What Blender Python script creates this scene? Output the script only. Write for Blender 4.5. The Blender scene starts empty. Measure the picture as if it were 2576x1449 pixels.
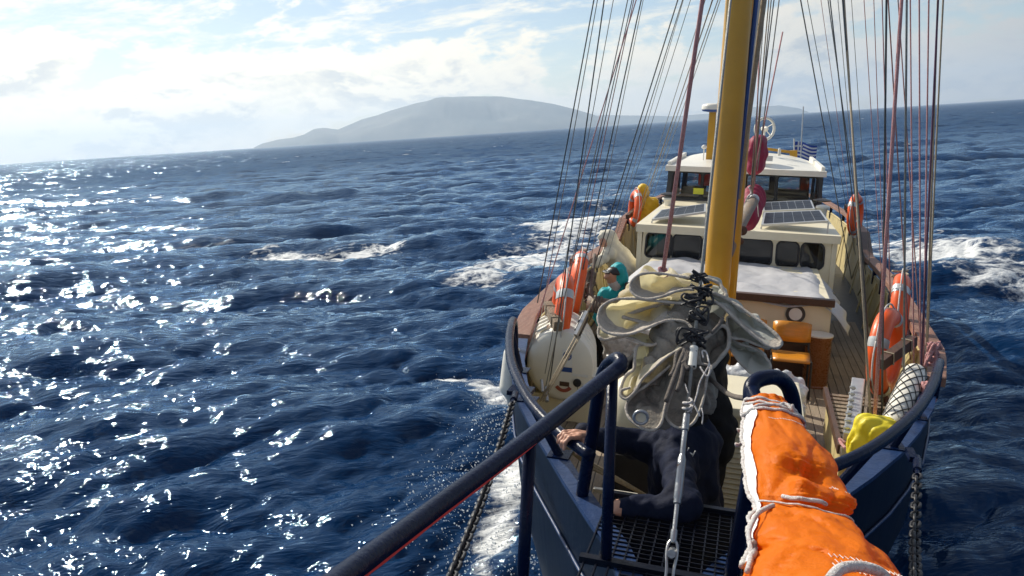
import bpy, bmesh, math, random
import numpy as np
from mathutils import Vector, Matrix, noise as mnoise
R = math.radians
random.seed(7); rng = np.random.default_rng(11)
SC = bpy.context.scene
COL = SC.collection

# ------------------------------------------------------------------ camera
FPX, CX, CY = 1983.0, 1288.0, 724.5          # focal length and centre, in pixels of a 2576-wide picture
CAM_H = 4.9                                   # eye height above the water
def basis(psi, th, ro):
    f0 = Vector((-math.sin(psi), math.cos(psi), 0)); r0 = Vector((math.cos(psi), math.sin(psi), 0)); u0 = Vector((0, 0, 1))
    f = f0*math.cos(th) - u0*math.sin(th); u = u0*math.cos(th) + f0*math.sin(th)
    return r0*math.cos(ro) + u*math.sin(ro), u*math.cos(ro) - r0*math.sin(ro), f
WB = basis(R(16.75), R(11.24), R(-3.665))     # camera axes against the sea horizon
BB = basis(R(16.75), R(12.0), R(1.4))         # camera axes against the heeled ship
def colmat(b): return Matrix(((b[0][0], b[1][0], b[2][0]), (b[0][1], b[1][1], b[2][1]), (b[0][2], b[1][2], b[2][2])))
ROT = colmat(WB) @ colmat(BB).transposed()
CAMB = Vector((0.2, 0, 0))                    # the eye in ship coordinates (X to port, Y aft, Z up, zero at eye level)
SHIP = Matrix.Translation((0, 0, CAM_H)) @ ROT.to_4x4() @ Matrix.Translation(-CAMB)
SHIPINV = SHIP.inverted()
cam_d = bpy.data.cameras.new('camera'); cam = bpy.data.objects.new('camera', cam_d); COL.objects.link(cam)
cam_d.sensor_width = 36.0; cam_d.lens = FPX/2576*36.0; cam_d.clip_start = 0.05; cam_d.clip_end = 60000
m = Matrix.Identity(4)
for i in range(3):
    m[i][0] = WB[0][i]; m[i][1] = WB[1][i]; m[i][2] = -WB[2][i]
m[2][3] = CAM_H
cam.matrix_world = m
SC.camera = cam
SC.view_settings.view_transform = 'Standard'; SC.view_settings.look = 'None'
SC.view_settings.exposure = 0.10; SC.view_settings.gamma = 1.0
SC.cycles.use_denoising = True
SC.cycles.max_bounces = 6; SC.cycles.volume_bounces = 1; SC.cycles.transparent_max_bounces = 12
SC.cycles.sample_clamp_indirect = 6.0

# ------------------------------------------------------------------ sky and sun
SUN_AZ = R(16.75 + 38.0); SUN_EL = R(40.0)    # azimuth counted to the left of the ship's aft axis
sun_dir = Vector((-math.sin(SUN_AZ)*math.cos(SUN_EL), math.cos(SUN_AZ)*math.cos(SUN_EL), math.sin(SUN_EL)))
sl = bpy.data.lights.new('sun', 'SUN'); sl.energy = 5.0; sl.angle = R(0.53); sl.color = (1.0, 0.93, 0.80)
so = bpy.data.objects.new('sun', sl); COL.objects.link(so); so.rotation_euler = (-sun_dir).to_track_quat('-Z', 'Y').to_euler()
so.location = (0, 0, 60)

class NT:
    """short-hand for a node tree"""
    def __init__(s, tree): s.t = tree; s.n = tree.nodes; s.l = tree.links
    def add(s, kind, **kw):
        nd = s.n.new(kind)
        for k, v in kw.items(): setattr(nd, k, v)
        return nd
    def put(s, sock, v):
        if isinstance(v, bpy.types.NodeSocket): s.l.new(v, sock)
        elif v is not None:
            if hasattr(sock.default_value, '__len__') and not hasattr(v, '__len__'): v = (v,)*len(sock.default_value)
            if sock.type == 'RGBA' and len(v) == 3: v = (*v, 1)
            sock.default_value = v
    def math(s, op, a, b=None, c=None, clamp=False):
        nd = s.add('ShaderNodeMath', operation=op, use_clamp=clamp)
        for i, v in enumerate((a, b, c)):
            if v is not None: s.put(nd.inputs[i], v)
        return nd.outputs[0]
    def vmath(s, op, a, b=None):
        nd = s.add('ShaderNodeVectorMath', operation=op); s.put(nd.inputs[0], a)
        if b is not None: s.put(nd.inputs[1], b)
        return nd.outputs[0]
    def noise(s, vec, scale, detail=4, rough=0.5, dist=0.0, dims='3D'):
        nd = s.add('ShaderNodeTexNoise', noise_dimensions=dims)
        if vec is not None: s.put(nd.inputs['Vector'], vec)
        nd.inputs['Scale'].default_value = scale; nd.inputs['Detail'].default_value = detail
        nd.inputs['Roughness'].default_value = rough; nd.inputs['Distortion'].default_value = dist
        return nd.outputs['Fac']
    def ramp(s, fac, stops):
        nd = s.add('ShaderNodeValToRGB'); s.put(nd.inputs[0], fac); e = nd.color_ramp.elements
        while len(e) < len(stops): e.new(0.5)
        for el, (p, c) in zip(e, stops):
            el.position = p; el.color = (*c, 1) if hasattr(c, '__len__') else (c, c, c, 1)
        return nd.outputs[0]
    def step(s, v, a, b):
        nd = s.add('ShaderNodeMapRange', interpolation_type='SMOOTHSTEP'); s.put(nd.inputs[0], v)
        s.put(nd.inputs[1], a); s.put(nd.inputs[2], b); return nd.outputs[0]
    def mix(s, fac, a, b, blend='MIX'):
        nd = s.add('ShaderNodeMix', data_type='RGBA', blend_type=blend)
        s.put(nd.inputs[0], fac); s.put(nd.inputs[6], a); s.put(nd.inputs[7], b); return nd.outputs[2]
    def mapping(s, vec, loc=(0, 0, 0), rot=(0, 0, 0), scale=(1, 1, 1)):
        nd = s.add('ShaderNodeMapping'); s.put(nd.inputs[0], vec)
        nd.inputs[1].default_value = loc; nd.inputs[2].default_value = rot; nd.inputs[3].default_value = scale
        return nd.outputs[0]

world = bpy.data.worlds.new('World'); SC.world = world; world.use_nodes = True
w = NT(world.node_tree); w.n.clear()
sky = w.add('ShaderNodeTexSky', sky_type='NISHITA', sun_disc=False, sun_elevation=SUN_EL, sun_rotation=-SUN_AZ,
            altitude=0.0, air_density=1.0, dust_density=0.6, ozone_density=1.2)
tc = w.add('ShaderNodeTexCoord'); dirv = tc.outputs['Generated']
sep = w.add('ShaderNodeSeparateXYZ'); w.put(sep.inputs[0], dirv)
dx, dy, dz = sep.outputs
up = w.math('MAXIMUM', dz, 0.0)
# high broken layer: a flat deck seen in perspective, drawn out in streaks
inv = w.math('DIVIDE', 1.0, w.math('ADD', up, 0.10))
cmb = w.add('ShaderNodeCombineXYZ'); w.put(cmb.inputs[0], w.math('MULTIPLY', dx, inv)); w.put(cmb.inputs[1], w.math('MULTIPLY', dy, inv))
deckv = w.mapping(w.mapping(cmb.outputs[0], loc=(0.55, 0.35, 0), rot=(0, 0, R(20))), scale=(1.0, 1.35, 1))
hi = w.noise(deckv, 1.5, 11, 0.66, 0.15)
hi_m = w.math('MULTIPLY', w.step(hi, 0.44, 0.64), w.step(dz, 0.02, 0.16))
# cumulus bank low over the horizon
az = w.math('ARCTAN2', dx, dy)
def bank_noise(dyy):
    c2 = w.add('ShaderNodeCombineXYZ'); w.put(c2.inputs[0], w.math('MULTIPLY', az, 6.2)); w.put(c2.inputs[1], w.math('ADD', w.math('MULTIPLY', dz, 13.0), dyy)); c2.inputs[2].default_value = 0.37
    return w.noise(w.mapping(c2.outputs[0], loc=(2.6, 0.0, 0)), 1.15, 12, 0.60, 0.12)
bank = bank_noise(0.0); above = bank_noise(0.16)
prof = w.math('MULTIPLY', w.math('POWER', w.math('ABSOLUTE', w.math('DIVIDE', w.math('SUBTRACT', dz, 0.055), 0.085)), 2.0), 0.16)
big = w.math('MULTIPLY', w.math('SUBTRACT', w.noise(w.mapping(dirv, loc=(0.3, 0.9, 0)), 2.3, 2, 0.5), 0.5), 0.7)
cover = w.math('ADD', w.math('SUBTRACT', bank, prof), big)
bank_m = w.step(cover, 0.37, 0.455)
thick = w.step(cover, 0.42, 0.56)
top = w.step(w.math('SUBTRACT', bank, above), -0.055, 0.05)      # bright where the cloud thins out above
sun_n = w.add('ShaderNodeVectorMath', operation='DOT_PRODUCT'); w.put(sun_n.inputs[0], dirv); sun_n.inputs[1].default_value = sun_dir
sunward = w.step(sun_n.outputs['Value'], 0.18, 0.80)
lit = w.mix(sunward, (5.0, 4.95, 4.8), (12.6, 11.5, 9.3))
grey = w.mix(sunward, (2.6, 3.1, 3.8), (7.6, 7.6, 7.2))
bank_c = w.mix(w.math('MULTIPLY', thick, w.math('SUBTRACT', 1.0, top)), lit, grey)
col = w.mix(w.math('MULTIPLY', hi_m, 0.85), sky.outputs[0], lit)
col = w.mix(w.math('MULTIPLY', bank_m, 0.93), col, bank_c)
bg = w.add('ShaderNodeBackground'); w.put(bg.inputs[0], col); bg.inputs[1].default_value = 0.1
out = w.add('ShaderNodeOutputWorld'); w.l.new(bg.outputs[0], out.inputs[0])

# ------------------------------------------------------------------ small tools
def at(x, y, X=None, Y=None, Z=None):
    """ship coordinates of the point seen at picture point (x, y) on the plane X=, Y= or Z="""
    d = BB[2] + BB[0]*((x-CX)/FPX) - BB[1]*((y-CY)/FPX)
    k = (X-CAMB.x)/d.x if X is not None else Y/d.y if Y is not None else Z/d.z
    return CAMB + d*k
def sea_at(x, y, h=0.0):
    d = WB[2] + WB[0]*((x-CX)/FPX) - WB[1]*((y-CY)/FPX)
    return d*((h-CAM_H)/d.z) + Vector((0, 0, CAM_H))
def tag(o, label=None, cat=None, group=None, kind=None):
    for k, v in (('label', label), ('category', cat), ('group', group), ('kind', kind)):
        if v: o[k] = v
    return o
def link(name, me, mat=None, parent=None):
    o = bpy.data.objects.new(name, me); COL.objects.link(o)
    if mat is not None and me is not None and not me.materials: me.materials.append(mat)
    if parent is not None: o.parent = parent
    return o
def pydata(name, vs, fs, mat=None, parent=None, smooth=False):
    me = bpy.data.meshes.new(name); me.from_pydata([tuple(v) for v in vs], [], fs); me.update()
    if smooth: me.polygons.foreach_set('use_smooth', [True]*len(me.polygons))
    return link(name, me, mat, parent)
def material(name):
    mt = bpy.data.materials.new(name); mt.use_nodes = True; t = NT(mt.node_tree); t.n.clear()
    o = t.add('ShaderNodeOutputMaterial'); return mt, t, o

# ------------------------------------------------------------------ the sea
def wave_field(N, L, kmin, kmax, wind, spread, seed, peak):
    g = np.random.default_rng(seed); k1 = np.fft.fftfreq(N, L/N)*2*np.pi
    kx, ky = np.meshgrid(k1, k1, indexing='ij'); k = np.hypot(kx, ky); k[0, 0] = 1e-6
    cosw = (kx*wind[0] + ky*wind[1])/k
    S = np.exp(-1.0/(k*peak)**2)/k**4*np.abs(cosw)**spread*(k > kmin)*(k < kmax); S[0, 0] = 0
    h = (g.normal(size=(N, N)) + 1j*g.normal(size=(N, N)))*np.sqrt(S)
    z = np.fft.ifft2(h); c = np.real(z); sc = 1/c.std()
    ddx = np.real(np.fft.ifft2(-1j*kx/k*h))*sc; ddy = np.real(np.fft.ifft2(-1j*ky/k*h))*sc
    return c*sc, ddx, ddy
def sample(f, L, x, y):
    N = f.shape[0]; u = (x/L*N) % N; v = (y/L*N) % N; i = u.astype(int); j = v.astype(int); a = u-i; b = v-j
    i1 = (i+1) % N; j1 = (j+1) % N
    return f[i % N, j % N]*(1-a)*(1-b) + f[i1, j % N]*a*(1-b) + f[i % N, j1]*(1-a)*b + f[i1, j1]*a*b
wind = np.array([0.42, -0.91]); wind /= np.hypot(*wind)
BANDS = [  # tile size, wavelengths, height (std), seed, peak length
    (157.0, 4.0, 40.0, 0.21, 3, 1.9, 5),
    (47.0, 1.0, 4.0, 0.078, 5, 0.9, 3),
    (13.0, 0.2, 1.0, 0.027, 9, 0.5, 1.5)]
fields = [(L, hi_, wave_field(512, L, 2*np.pi/hi_, 2*np.pi/lo, wind, sp, sd, pk), amp) for L, lo, hi_, amp, sd, pk, sp in BANDS]
rad = [0.6]
while rad[-1] < 6000:
    r = rad[-1]; rad.append(r + (max(0.045, 0.0105*r) if r < 260 else 0.0105*r*(1 + (r-260)/900) if r < 1500 else 0.045*r))
rad = np.array(rad)
c_az = math.atan2(WB[2].x, WB[2].y)
sect = np.linspace(c_az - R(47), c_az + R(47), 640); rest = np.linspace(c_az + R(47), c_az + R(360-47), 150)[1:-1]
ang = np.concatenate([sect, rest]); NA, NR = len(ang), len(rad)
rr, aa = np.meshgrid(rad, ang, indexing='ij')
px, py = rr*np.sin(aa), rr*np.cos(aa)
spacing = np.maximum(np.gradient(rad)[:, None]*np.ones_like(rr), rr*(sect[1]-sect[0]))
pz = np.zeros_like(px); qx = px.copy(); qy = py.copy(); steep = np.zeros_like(px)
for L, lam, (h, hx, hy), amp in fields:
    wgt = np.clip((lam*0.35)/spacing, 0, 1)**1.0*(1 - np.clip((rr-2500)/3000, 0, 1))
    ca, sa = math.cos(0.3*L), math.sin(0.3*L)
    z = sample(h, L, px, py)*amp*wgt
    pz += z; qx += sample(hx, L, px, py)*amp*wgt*1.1; qy += sample(hy, L, px, py)*amp*wgt*1.1
    if amp > 0.05: steep += z/amp*(0.75 if amp > 0.2 else 0.35)
sea_z = pz
# foam: crests that break, and white water thrown off by the hull
foam = np.clip((steep - 1.95 + 0.35*np.clip((rr-60)/200, 0, 1))*0.9, 0, 0.85)*(rr > 14)
def patch(cx, cy, rx, ry, rot, k):
    u = (px-cx)*math.cos(rot) + (py-cy)*math.sin(rot); v = -(px-cx)*math.sin(rot) + (py-cy)*math.cos(rot)
    return k*np.exp(-((u/rx)**2 + (v/ry)**2))
def foam_poly(pts, wid, k):
    """foam laid along a line of picture points on the water"""
    out = np.zeros_like(px)
    P = [sea_at(x, y) for x, y in pts]
    for a, b, wa, wb in zip(P[:-1], P[1:], wid[:-1], wid[1:]):
        ex, ey = b.x-a.x, b.y-a.y; l2 = ex*ex + ey*ey + 1e-9
        t = np.clip(((px-a.x)*ex + (py-a.y)*ey)/l2, 0, 1)
        d = np.hypot(px-a.x-t*ex, py-a.y-t*ey)/(wa + (wb-wa)*t)
        np.maximum(out, k*np.exp(-d*d), out=out)
    return out
FOAM_LINES = [
    ([(1460, 570), (1340, 650), (1200, 705)], [4.6, 4.8, 2.6], 1.0),
    ([(1540, 480), (1440, 560)], [3.0, 3.2], 0.85),
    ([(1010, 618), (860, 640), (680, 645)], [1.2, 3.4, 2.4], 1.02),
    ([(1300, 985), (1200, 975), (1110, 970)], [1.3, 1.1, 0.6], 1.05),
    ([(1350, 1060), (1300, 1180), (1270, 1330), (1230, 1440)], [0.95, 0.85, 0.75, 0.8], 1.02),
    ([(1400, 1250), (1380, 1440)], [0.5, 0.8], 0.9),
    ([(2230, 650), (2400, 650), (2560, 690)], [4.4, 3.8, 3.2], 1.0),
    ([(2200, 560), (2350, 610)], [3.0, 2.6], 0.8),
    ([(2300, 480), (2520, 500)], [3.5, 2.0], 0.62),
    ([(2150, 470), (2250, 520)], [3.5, 3.0], 0.75),
    ([(2530, 860), (2576, 900)], [0.6, 0.5], 0.8),
    ([(2400, 1040), (2460, 1060)], [0.3, 0.3], 0.75),
]
for pts, wid, k in FOAM_LINES: np.maximum(foam, foam_poly(pts, wid, k), out=foam)
vs = np.stack([qx, qy, pz], -1).reshape(-1, 3)
i0 = (np.arange(NR-1)[:, None]*NA + np.arange(NA)[None, :]); i1 = (np.arange(NR-1)[:, None]*NA + (np.arange(NA)[None, :]+1) % NA)
quads = np.stack([i0, i1, i1+NA, i0+NA], -1).reshape(-1, 4)
me = bpy.data.meshes.new('sea'); nv = len(vs); nq = len(quads)
me.vertices.add(nv); me.vertices.foreach_set('co', vs.ravel().astype(np.float32))
me.loops.add(nq*4); me.loops.foreach_set('vertex_index', quads.ravel().astype(np.int32))
me.polygons.add(nq); me.polygons.foreach_set('loop_start', np.arange(0, nq*4, 4, dtype=np.int32)); me.polygons.foreach_set('loop_total', np.full(nq, 4, np.int32))
me.polygons.foreach_set('use_smooth', np.ones(nq, bool))
fa = me.attributes.new('foam', 'FLOAT', 'POINT'); fa.data.foreach_set('value', foam.ravel().astype(np.float32))
me.update(); me.validate()
mt, t, o = material('sea_water')
geo = t.add('ShaderNodeNewGeometry'); pos = geo.outputs['Position']
wrot = math.atan2(wind[1], wind[0])
wv = t.mapping(t.mapping(pos, rot=(0, 0, -wrot)), scale=(1.0, 0.36, 1.0))
b1 = t.noise(wv, 0.42, 3, 0.5, 0.5); b2 = t.noise(wv, 2.2, 4, 0.55, 0.6); b3 = t.noise(wv, 9.0, 3, 0.5, 0.4)
away = t.add('ShaderNodeVectorMath', operation='LENGTH'); t.put(away.inputs[0], pos); away = away.outputs['Value']   # ripples too small to model are drawn only where the water lies near the ship
hsum = t.math('ADD', t.math('MULTIPLY', b1, t.math('ADD', t.math('MULTIPLY', t.step(away, 25.0, 220.0), 1.0), t.math('MULTIPLY', t.step(away, 150.0, 900.0), 1.8))), t.math('ADD', t.math('MULTIPLY', t.math('MULTIPLY', b2, 0.16), t.step(away, 420.0, 30.0)), t.math('MULTIPLY', t.math('MULTIPLY', b3, 0.028), t.step(away, 60.0, 6.0))))
bump = t.add('ShaderNodeBump'); bump.inputs['Strength'].default_value = 0.6; bump.inputs['Distance'].default_value = 1.0
t.put(bump.inputs['Height'], hsum)
cn = t.add('ShaderNodeTexNoise'); t.put(cn.inputs['Vector'], wv); cn.inputs['Scale'].default_value = 0.5; cn.inputs['Detail'].default_value = 4; cn.inputs['Roughness'].default_value = 0.6
tilt = t.vmath('MULTIPLY', t.vmath('SUBTRACT', cn.outputs['Color'], (0.5, 0.5, 0.5)), (1.0, 1.0, 0.0))       # slopes of the chop that is too far off to be modelled
sc_n = t.add('ShaderNodeVectorMath', operation='SCALE'); t.put(sc_n.inputs[0], tilt); t.put(sc_n.inputs['Scale'], t.math('MULTIPLY', t.step(away, 30.0, 350.0), 2.3))
wn = t.vmath('NORMALIZE', t.vmath('ADD', bump.outputs[0], sc_n.outputs[0]))
deep = t.mix(t.noise(pos, 0.03, 2, 0.5), (0.0013, 0.0175, 0.062), (0.0020, 0.0240, 0.080))
df = t.add('ShaderNodeBsdfDiffuse'); t.put(df.inputs[0], deep); t.put(df.inputs['Normal'], wn)
gl = t.add('ShaderNodeBsdfGlossy'); gl.inputs[0].default_value = (0.60, 0.80, 1.0, 1); t.put(gl.inputs['Roughness'], t.math('ADD', 0.05, t.math('MULTIPLY', t.step(away, 15.0, 120.0), 0.06))); t.put(gl.inputs['Normal'], wn)
fr = t.add('ShaderNodeFresnel'); fr.inputs[0].default_value = 1.333; t.put(fr.inputs['Normal'], wn)
pr = t.add('ShaderNodeMixShader'); t.put(pr.inputs[0], t.math('MINIMUM', t.math('MULTIPLY', fr.outputs[0], 0.9), t.math('SUBTRACT', 0.85, t.math('MULTIPLY', t.step(away, 8.0, 200.0), 0.62)))); t.l.new(df.outputs[0], pr.inputs[1]); t.l.new(gl.outputs[0], pr.inputs[2])   # towards the horizon the waves hide one another's mirror-like backs
at_ = t.add('ShaderNodeAttribute', attribute_name='foam').outputs['Fac']
fv = t.mapping(t.mapping(pos, rot=(0, 0, -wrot)), scale=(1, 0.6, 1))
warp = t.add('ShaderNodeTexNoise'); t.put(warp.inputs['Vector'], fv); warp.inputs['Scale'].default_value = 1.1; warp.inputs['Detail'].default_value = 5
vo = t.add('ShaderNodeTexVoronoi', feature='DISTANCE_TO_EDGE'); t.put(vo.inputs['Vector'], t.vmath('ADD', fv, warp.outputs['Color']))
vo.inputs['Scale'].default_value = 2.2
cell = t.step(vo.outputs['Distance'], 0.22, 0.0)
n1 = t.noise(fv, 0.8, 9, 0.70, 0.8); n2 = t.noise(fv, 6.0, 5, 0.65, 0.4)
lace = t.math('ADD', t.math('ADD', t.math('MULTIPLY', n1, 0.72), t.math('MULTIPLY', n2, 0.2)), t.math('MULTIPLY', cell, 0.045))
thr = t.math('SUBTRACT', 0.905, t.math('MULTIPLY', at_, 0.47))
fm = t.step(t.math('SUBTRACT', lace, thr), -0.03, 0.10)
caps = t.math('MULTIPLY', t.step(t.noise(t.mapping(fv, scale=(1.6, 0.55, 1)), 0.16, 8, 0.66, 0.4), 0.665, 0.70), t.step(away, 28.0, 90.0))   # scattered whitecaps
fm = t.math('MAXIMUM', fm, t.math('MULTIPLY', caps, 0.85))
fd = t.add('ShaderNodeBsdfPrincipled'); fd.inputs['Base Color'].default_value = (0.78, 0.80, 0.80, 1); fd.inputs['Roughness'].default_value = 0.6
fb = t.add('ShaderNodeBump'); fb.inputs['Strength'].default_value = 0.8; fb.inputs['Distance'].default_value = 0.25; t.put(fb.inputs['Height'], lace); t.put(fd.inputs['Normal'], fb.outputs[0])
ms = t.add('ShaderNodeMixShader'); t.put(ms.inputs[0], fm); t.l.new(pr.outputs[0], ms.inputs[1]); t.l.new(fd.outputs[0], ms.inputs[2]); t.l.new(ms.outputs[0], o.inputs[0])
sea = link('sea', me, mt); tag(sea, kind='structure')
# ------------------------------------------------------------------ island, far ship, haze
def hill(name, prof, dist, depth, seed, mat, label):
    """a mountain ridge from its skyline (picture points), standing at a distance, with slopes towards and away from us"""
    xs = np.linspace(prof[0][0], prof[-1][0], 220); ys = np.interp(xs, [p[0] for p in prof], [p[1] for p in prof])
    rows = 26; vs = []; fs = []
    for i, (x, y) in enumerate(zip(xs, ys)):
        d = (WB[2] + WB[0]*((x-CX)/FPX) - WB[1]*((y-CY)/FPX)); hd = Vector((d.x, d.y, 0)); k = dist/hd.length
        top = max(CAM_H + d.z*k, 0.5); e = hd.normalized()
        for j in range(rows):
            s = (j/(rows-1))*2 - 1
            f = (1 - abs(s))**0.8
            q = e*(dist + s*depth*(0.25 + 0.75*min(1, top/250)))
            n = mnoise.fractal(Vector((q.x*0.0022, q.y*0.0022, seed)), 0.9, 2.1, 6)
            vs.append((q.x, q.y, max(top*f*(1 + 0.75*n*(1-f)*2*f**0.3) - 4*(f == 0), -6)))
    for i in range(len(xs)-1):
        for j in range(rows-1):
            a = i*rows + j; fs.append((a, a+rows, a+rows+1, a+1))
    ob = pydata(name, vs, fs, mat, smooth=True); tag(ob, label, kind='structure'); return ob
mt, t, o = material('far_scrub'); pos = t.add('ShaderNodeNewGeometry').outputs['Position']
pr = t.add('ShaderNodeBsdfPrincipled'); t.put(pr.inputs['Base Color'], t.ramp(t.noise(pos, 0.004, 6, 0.6), [(0.35, (0.02, 0.035, 0.03)), (0.65, (0.13, 0.12, 0.09))])); pr.inputs['Roughness'].default_value = 0.95
t.l.new(pr.outputs[0], o.inputs[0])
hill('island', [(638, 371), (660, 360), (700, 350), (740, 345), (765, 338), (790, 324), (812, 321), (850, 325), (875, 314), (910, 298), (950, 287), (985, 276), (1015, 267), (1050, 257), (1100, 248), (1180, 240), (1260, 238), (1330, 248), (1400, 262), (1450, 275), (1500, 290), (1560, 318)], 4200, 700, 2.0, mt, 'hazy blue mountain island under the cloud bank')
hill('far_island', [(1400, 340), (1450, 296), (1520, 288), (1600, 290), (1700, 292), (1800, 284), (1900, 268), (1960, 264), (2010, 272), (2060, 292)], 5200, 500, 5.0, mt, 'faint far ridge beyond the mast')
s_far = 6200
hz = [(-s_far, -s_far, -7.5), (s_far, -s_far, -7.5), (s_far, s_far, -7.5), (-s_far, s_far, -7.5)]
hz += [(x, y, 222.0) for x, y, _ in hz]
mt, t, o = material('sea_haze'); pv = t.add('ShaderNodeVolumePrincipled'); pv.inputs['Color'].default_value = (0.68, 0.83, 1.0, 1)
pv.inputs['Density'].default_value = 2.1e-4; pv.inputs['Anisotropy'].default_value = 0.32; t.l.new(pv.outputs[0], o.inputs['Volume'])
haze = pydata('haze', hz, [(3, 2, 1, 0), (4, 5, 6, 7), (0, 1, 5, 4), (1, 2, 6, 5), (2, 3, 7, 6), (3, 0, 4, 7)], mt); tag(haze, kind='stuff')
# ------------------------------------------------------------------ mesh tools (everything aboard is written in ship coordinates)
ORG = {}
def link(name, me, mat=None, parent=None):
    o = bpy.data.objects.new(name, me); COL.objects.link(o)
    if mat is not None and me is not None and not me.materials: me.materials.append(mat)
    if parent is not None:
        o.parent = parent; o.location = -ORG.get(parent.name, Vector((0, 0, 0)))
    return o
def thing(name, loc, label, cat, group=None, rot=None, local=False):
    o = bpy.data.objects.new(name, None); COL.objects.link(o); o.location = loc; o.empty_display_size = 0.1
    if rot is not None: o.rotation_euler = rot
    if not local: ORG[o.name] = Vector(loc)
    return tag(o, label, cat, group)
V3 = Vector
class MB:
    def __init__(s): s.v = []; s.f = []; s.m = []; s.mi = 0
    def add(s, vs, fs):
        b = len(s.v); s.v += [V3(v) for v in vs]; s.f += [tuple(i+b for i in f) for f in fs]; s.m += [s.mi]*len(fs); return s
    def box(s, lo, hi, M=None):
        lo, hi = V3(lo), V3(hi); P = [V3((x, y, z)) for z in (lo.z, hi.z) for y in (lo.y, hi.y) for x in (lo.x, hi.x)]
        if M is not None: P = [M @ p for p in P]
        return s.add(P, [(0, 2, 3, 1), (4, 5, 7, 6), (0, 1, 5, 4), (2, 6, 7, 3), (0, 4, 6, 2), (1, 3, 7, 5)])
    def bar(s, a, b, wx, wz, up=(0, 0, 1)):
        a, b = V3(a), V3(b); d = (b-a).normalized(); side = d.cross(V3(up)).normalized(); u = side.cross(d)
        P = [p + side*(sx*wx/2) + u*(sz*wz/2) for p in (a, b) for sx, sz in ((-1, -1), (1, -1), (1, 1), (-1, 1))]
        return s.add(P, [(0, 1, 2, 3), (7, 6, 5, 4), (0, 4, 5, 1), (1, 5, 6, 2), (2, 6, 7, 3), (3, 7, 4, 0)])
    def tube(s, pts, r, n=8, closed=False, caps=True, squash=1.0):
        pts = [V3(p) for p in pts]; N = len(pts); rs = list(r) if hasattr(r, '__len__') else [r]*N
        tg = [((pts[(i+1) % N] - pts[i-1]) if closed else (pts[min(i+1, N-1)] - pts[max(i-1, 0)])).normalized() for i in range(N)]
        u = tg[0].orthogonal().normalized(); vs = []
        for i in range(N):
            u = (u - tg[i]*u.dot(tg[i])).normalized(); w_ = tg[i].cross(u)
            vs += [pts[i] + (u*math.cos(2*math.pi*k/n) + w_*math.sin(2*math.pi*k/n)*squash)*rs[i] for k in range(n)]
        fs = []
        for i in range(N if closed else N-1):
            for k in range(n):
                a, b = i*n + k, i*n + (k+1) % n; c, d = ((i+1) % N)*n + (k+1) % n, ((i+1) % N)*n + k; fs.append((a, b, c, d))
        if caps and not closed: fs += [tuple(range(n))[::-1], tuple((N-1)*n + k for k in range(n))]
        return s.add(vs, fs)
    def lathe(s, prof, c=(0, 0, 0), axis=(0, 0, 1), n=20):
        ax = V3(axis).normalized(); u = ax.orthogonal().normalized(); w_ = ax.cross(u); c = V3(c); vs = []; fs = []
        for r, h in prof: vs += [c + ax*h + (u*math.cos(2*math.pi*k/n) + w_*math.sin(2*math.pi*k/n))*r for k in range(n)]
        for i in range(len(prof)-1):
            for k in range(n): fs.append((i*n+k, i*n+(k+1) % n, (i+1)*n+(k+1) % n, (i+1)*n+k))
        fs += [tuple(range(n))[::-1], tuple((len(prof)-1)*n + k for k in range(n))]
        return s.add(vs, fs)
    def grid(s, fn, nu, nv, closed_u=False):
        vs = [fn(i/(nu if closed_u else nu-1), j/(nv-1)) for i in range(nu) for j in range(nv)]; fs = []
        for i in range(nu if closed_u else nu-1):
            for j in range(nv-1):
                a = i*nv + j; b = ((i+1) % nu)*nv + j; fs.append((a, b, b+1, a+1))
        return s.add(vs, fs)
    def prism(s, poly, d):
        n = len(poly); P = [V3(p) for p in poly]; d = V3(d)
        return s.add(P + [p+d for p in P], [tuple(range(n))[::-1], tuple(range(n, 2*n))] + [(i, (i+1) % n, n+(i+1) % n, n+i) for i in range(n)])
    def build(s, name, mat, parent=None, smooth=False, bevel=0, thick=0, subsurf=0, auto=None):
        me = bpy.data.meshes.new(name); me.from_pydata([tuple(v) for v in s.v], [], s.f)
        mats = mat if isinstance(mat, (list, tuple)) else [mat]
        for x in mats: me.materials.append(x)
        if len(mats) > 1: me.polygons.foreach_set('material_index', s.m)
        bm = bmesh.new(); bm.from_mesh(me); bmesh.ops.recalc_face_normals(bm, faces=bm.faces[:])
        if bevel: bmesh.ops.bevel(bm, geom=bm.edges[:], offset=bevel, segments=2, affect='EDGES', profile=0.6)
        bm.to_mesh(me); bm.free()
        if smooth: me.polygons.foreach_set('use_smooth', [True]*len(me.polygons))
        me.update()
        if auto: me.set_sharp_from_angle(angle=R(auto)); me.polygons.foreach_set('use_smooth', [True]*len(me.polygons))
        o = link(name, me, None, parent)
        if thick: md = o.modifiers.new('solid', 'SOLIDIFY'); md.thickness = thick; md.offset = 0
        if subsurf: md = o.modifiers.new('sub', 'SUBSURF'); md.levels = subsurf; md.render_levels = subsurf
        return o
def smooth_path(pts, n=8, closed=False):
    """Catmull-Rom through the points"""
    P = [V3(p) for p in pts]; out = []; N = len(P)
    for i in range(N if closed else N-1):
        if closed: a, b, c, d = P[i-1], P[i], P[(i+1) % N], P[(i+2) % N]
        else: a, b, c, d = P[max(i-1, 0)], P[i], P[i+1], P[min(i+2, N-1)]
        for k in range(n):
            t_ = k/n; out.append(0.5*((2*b) + (c-a)*t_ + (2*a-5*b+4*c-d)*t_*t_ + (3*b-a-3*c+d)*t_**3))
    if not closed: out.append(P[-1])
    return out
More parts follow.
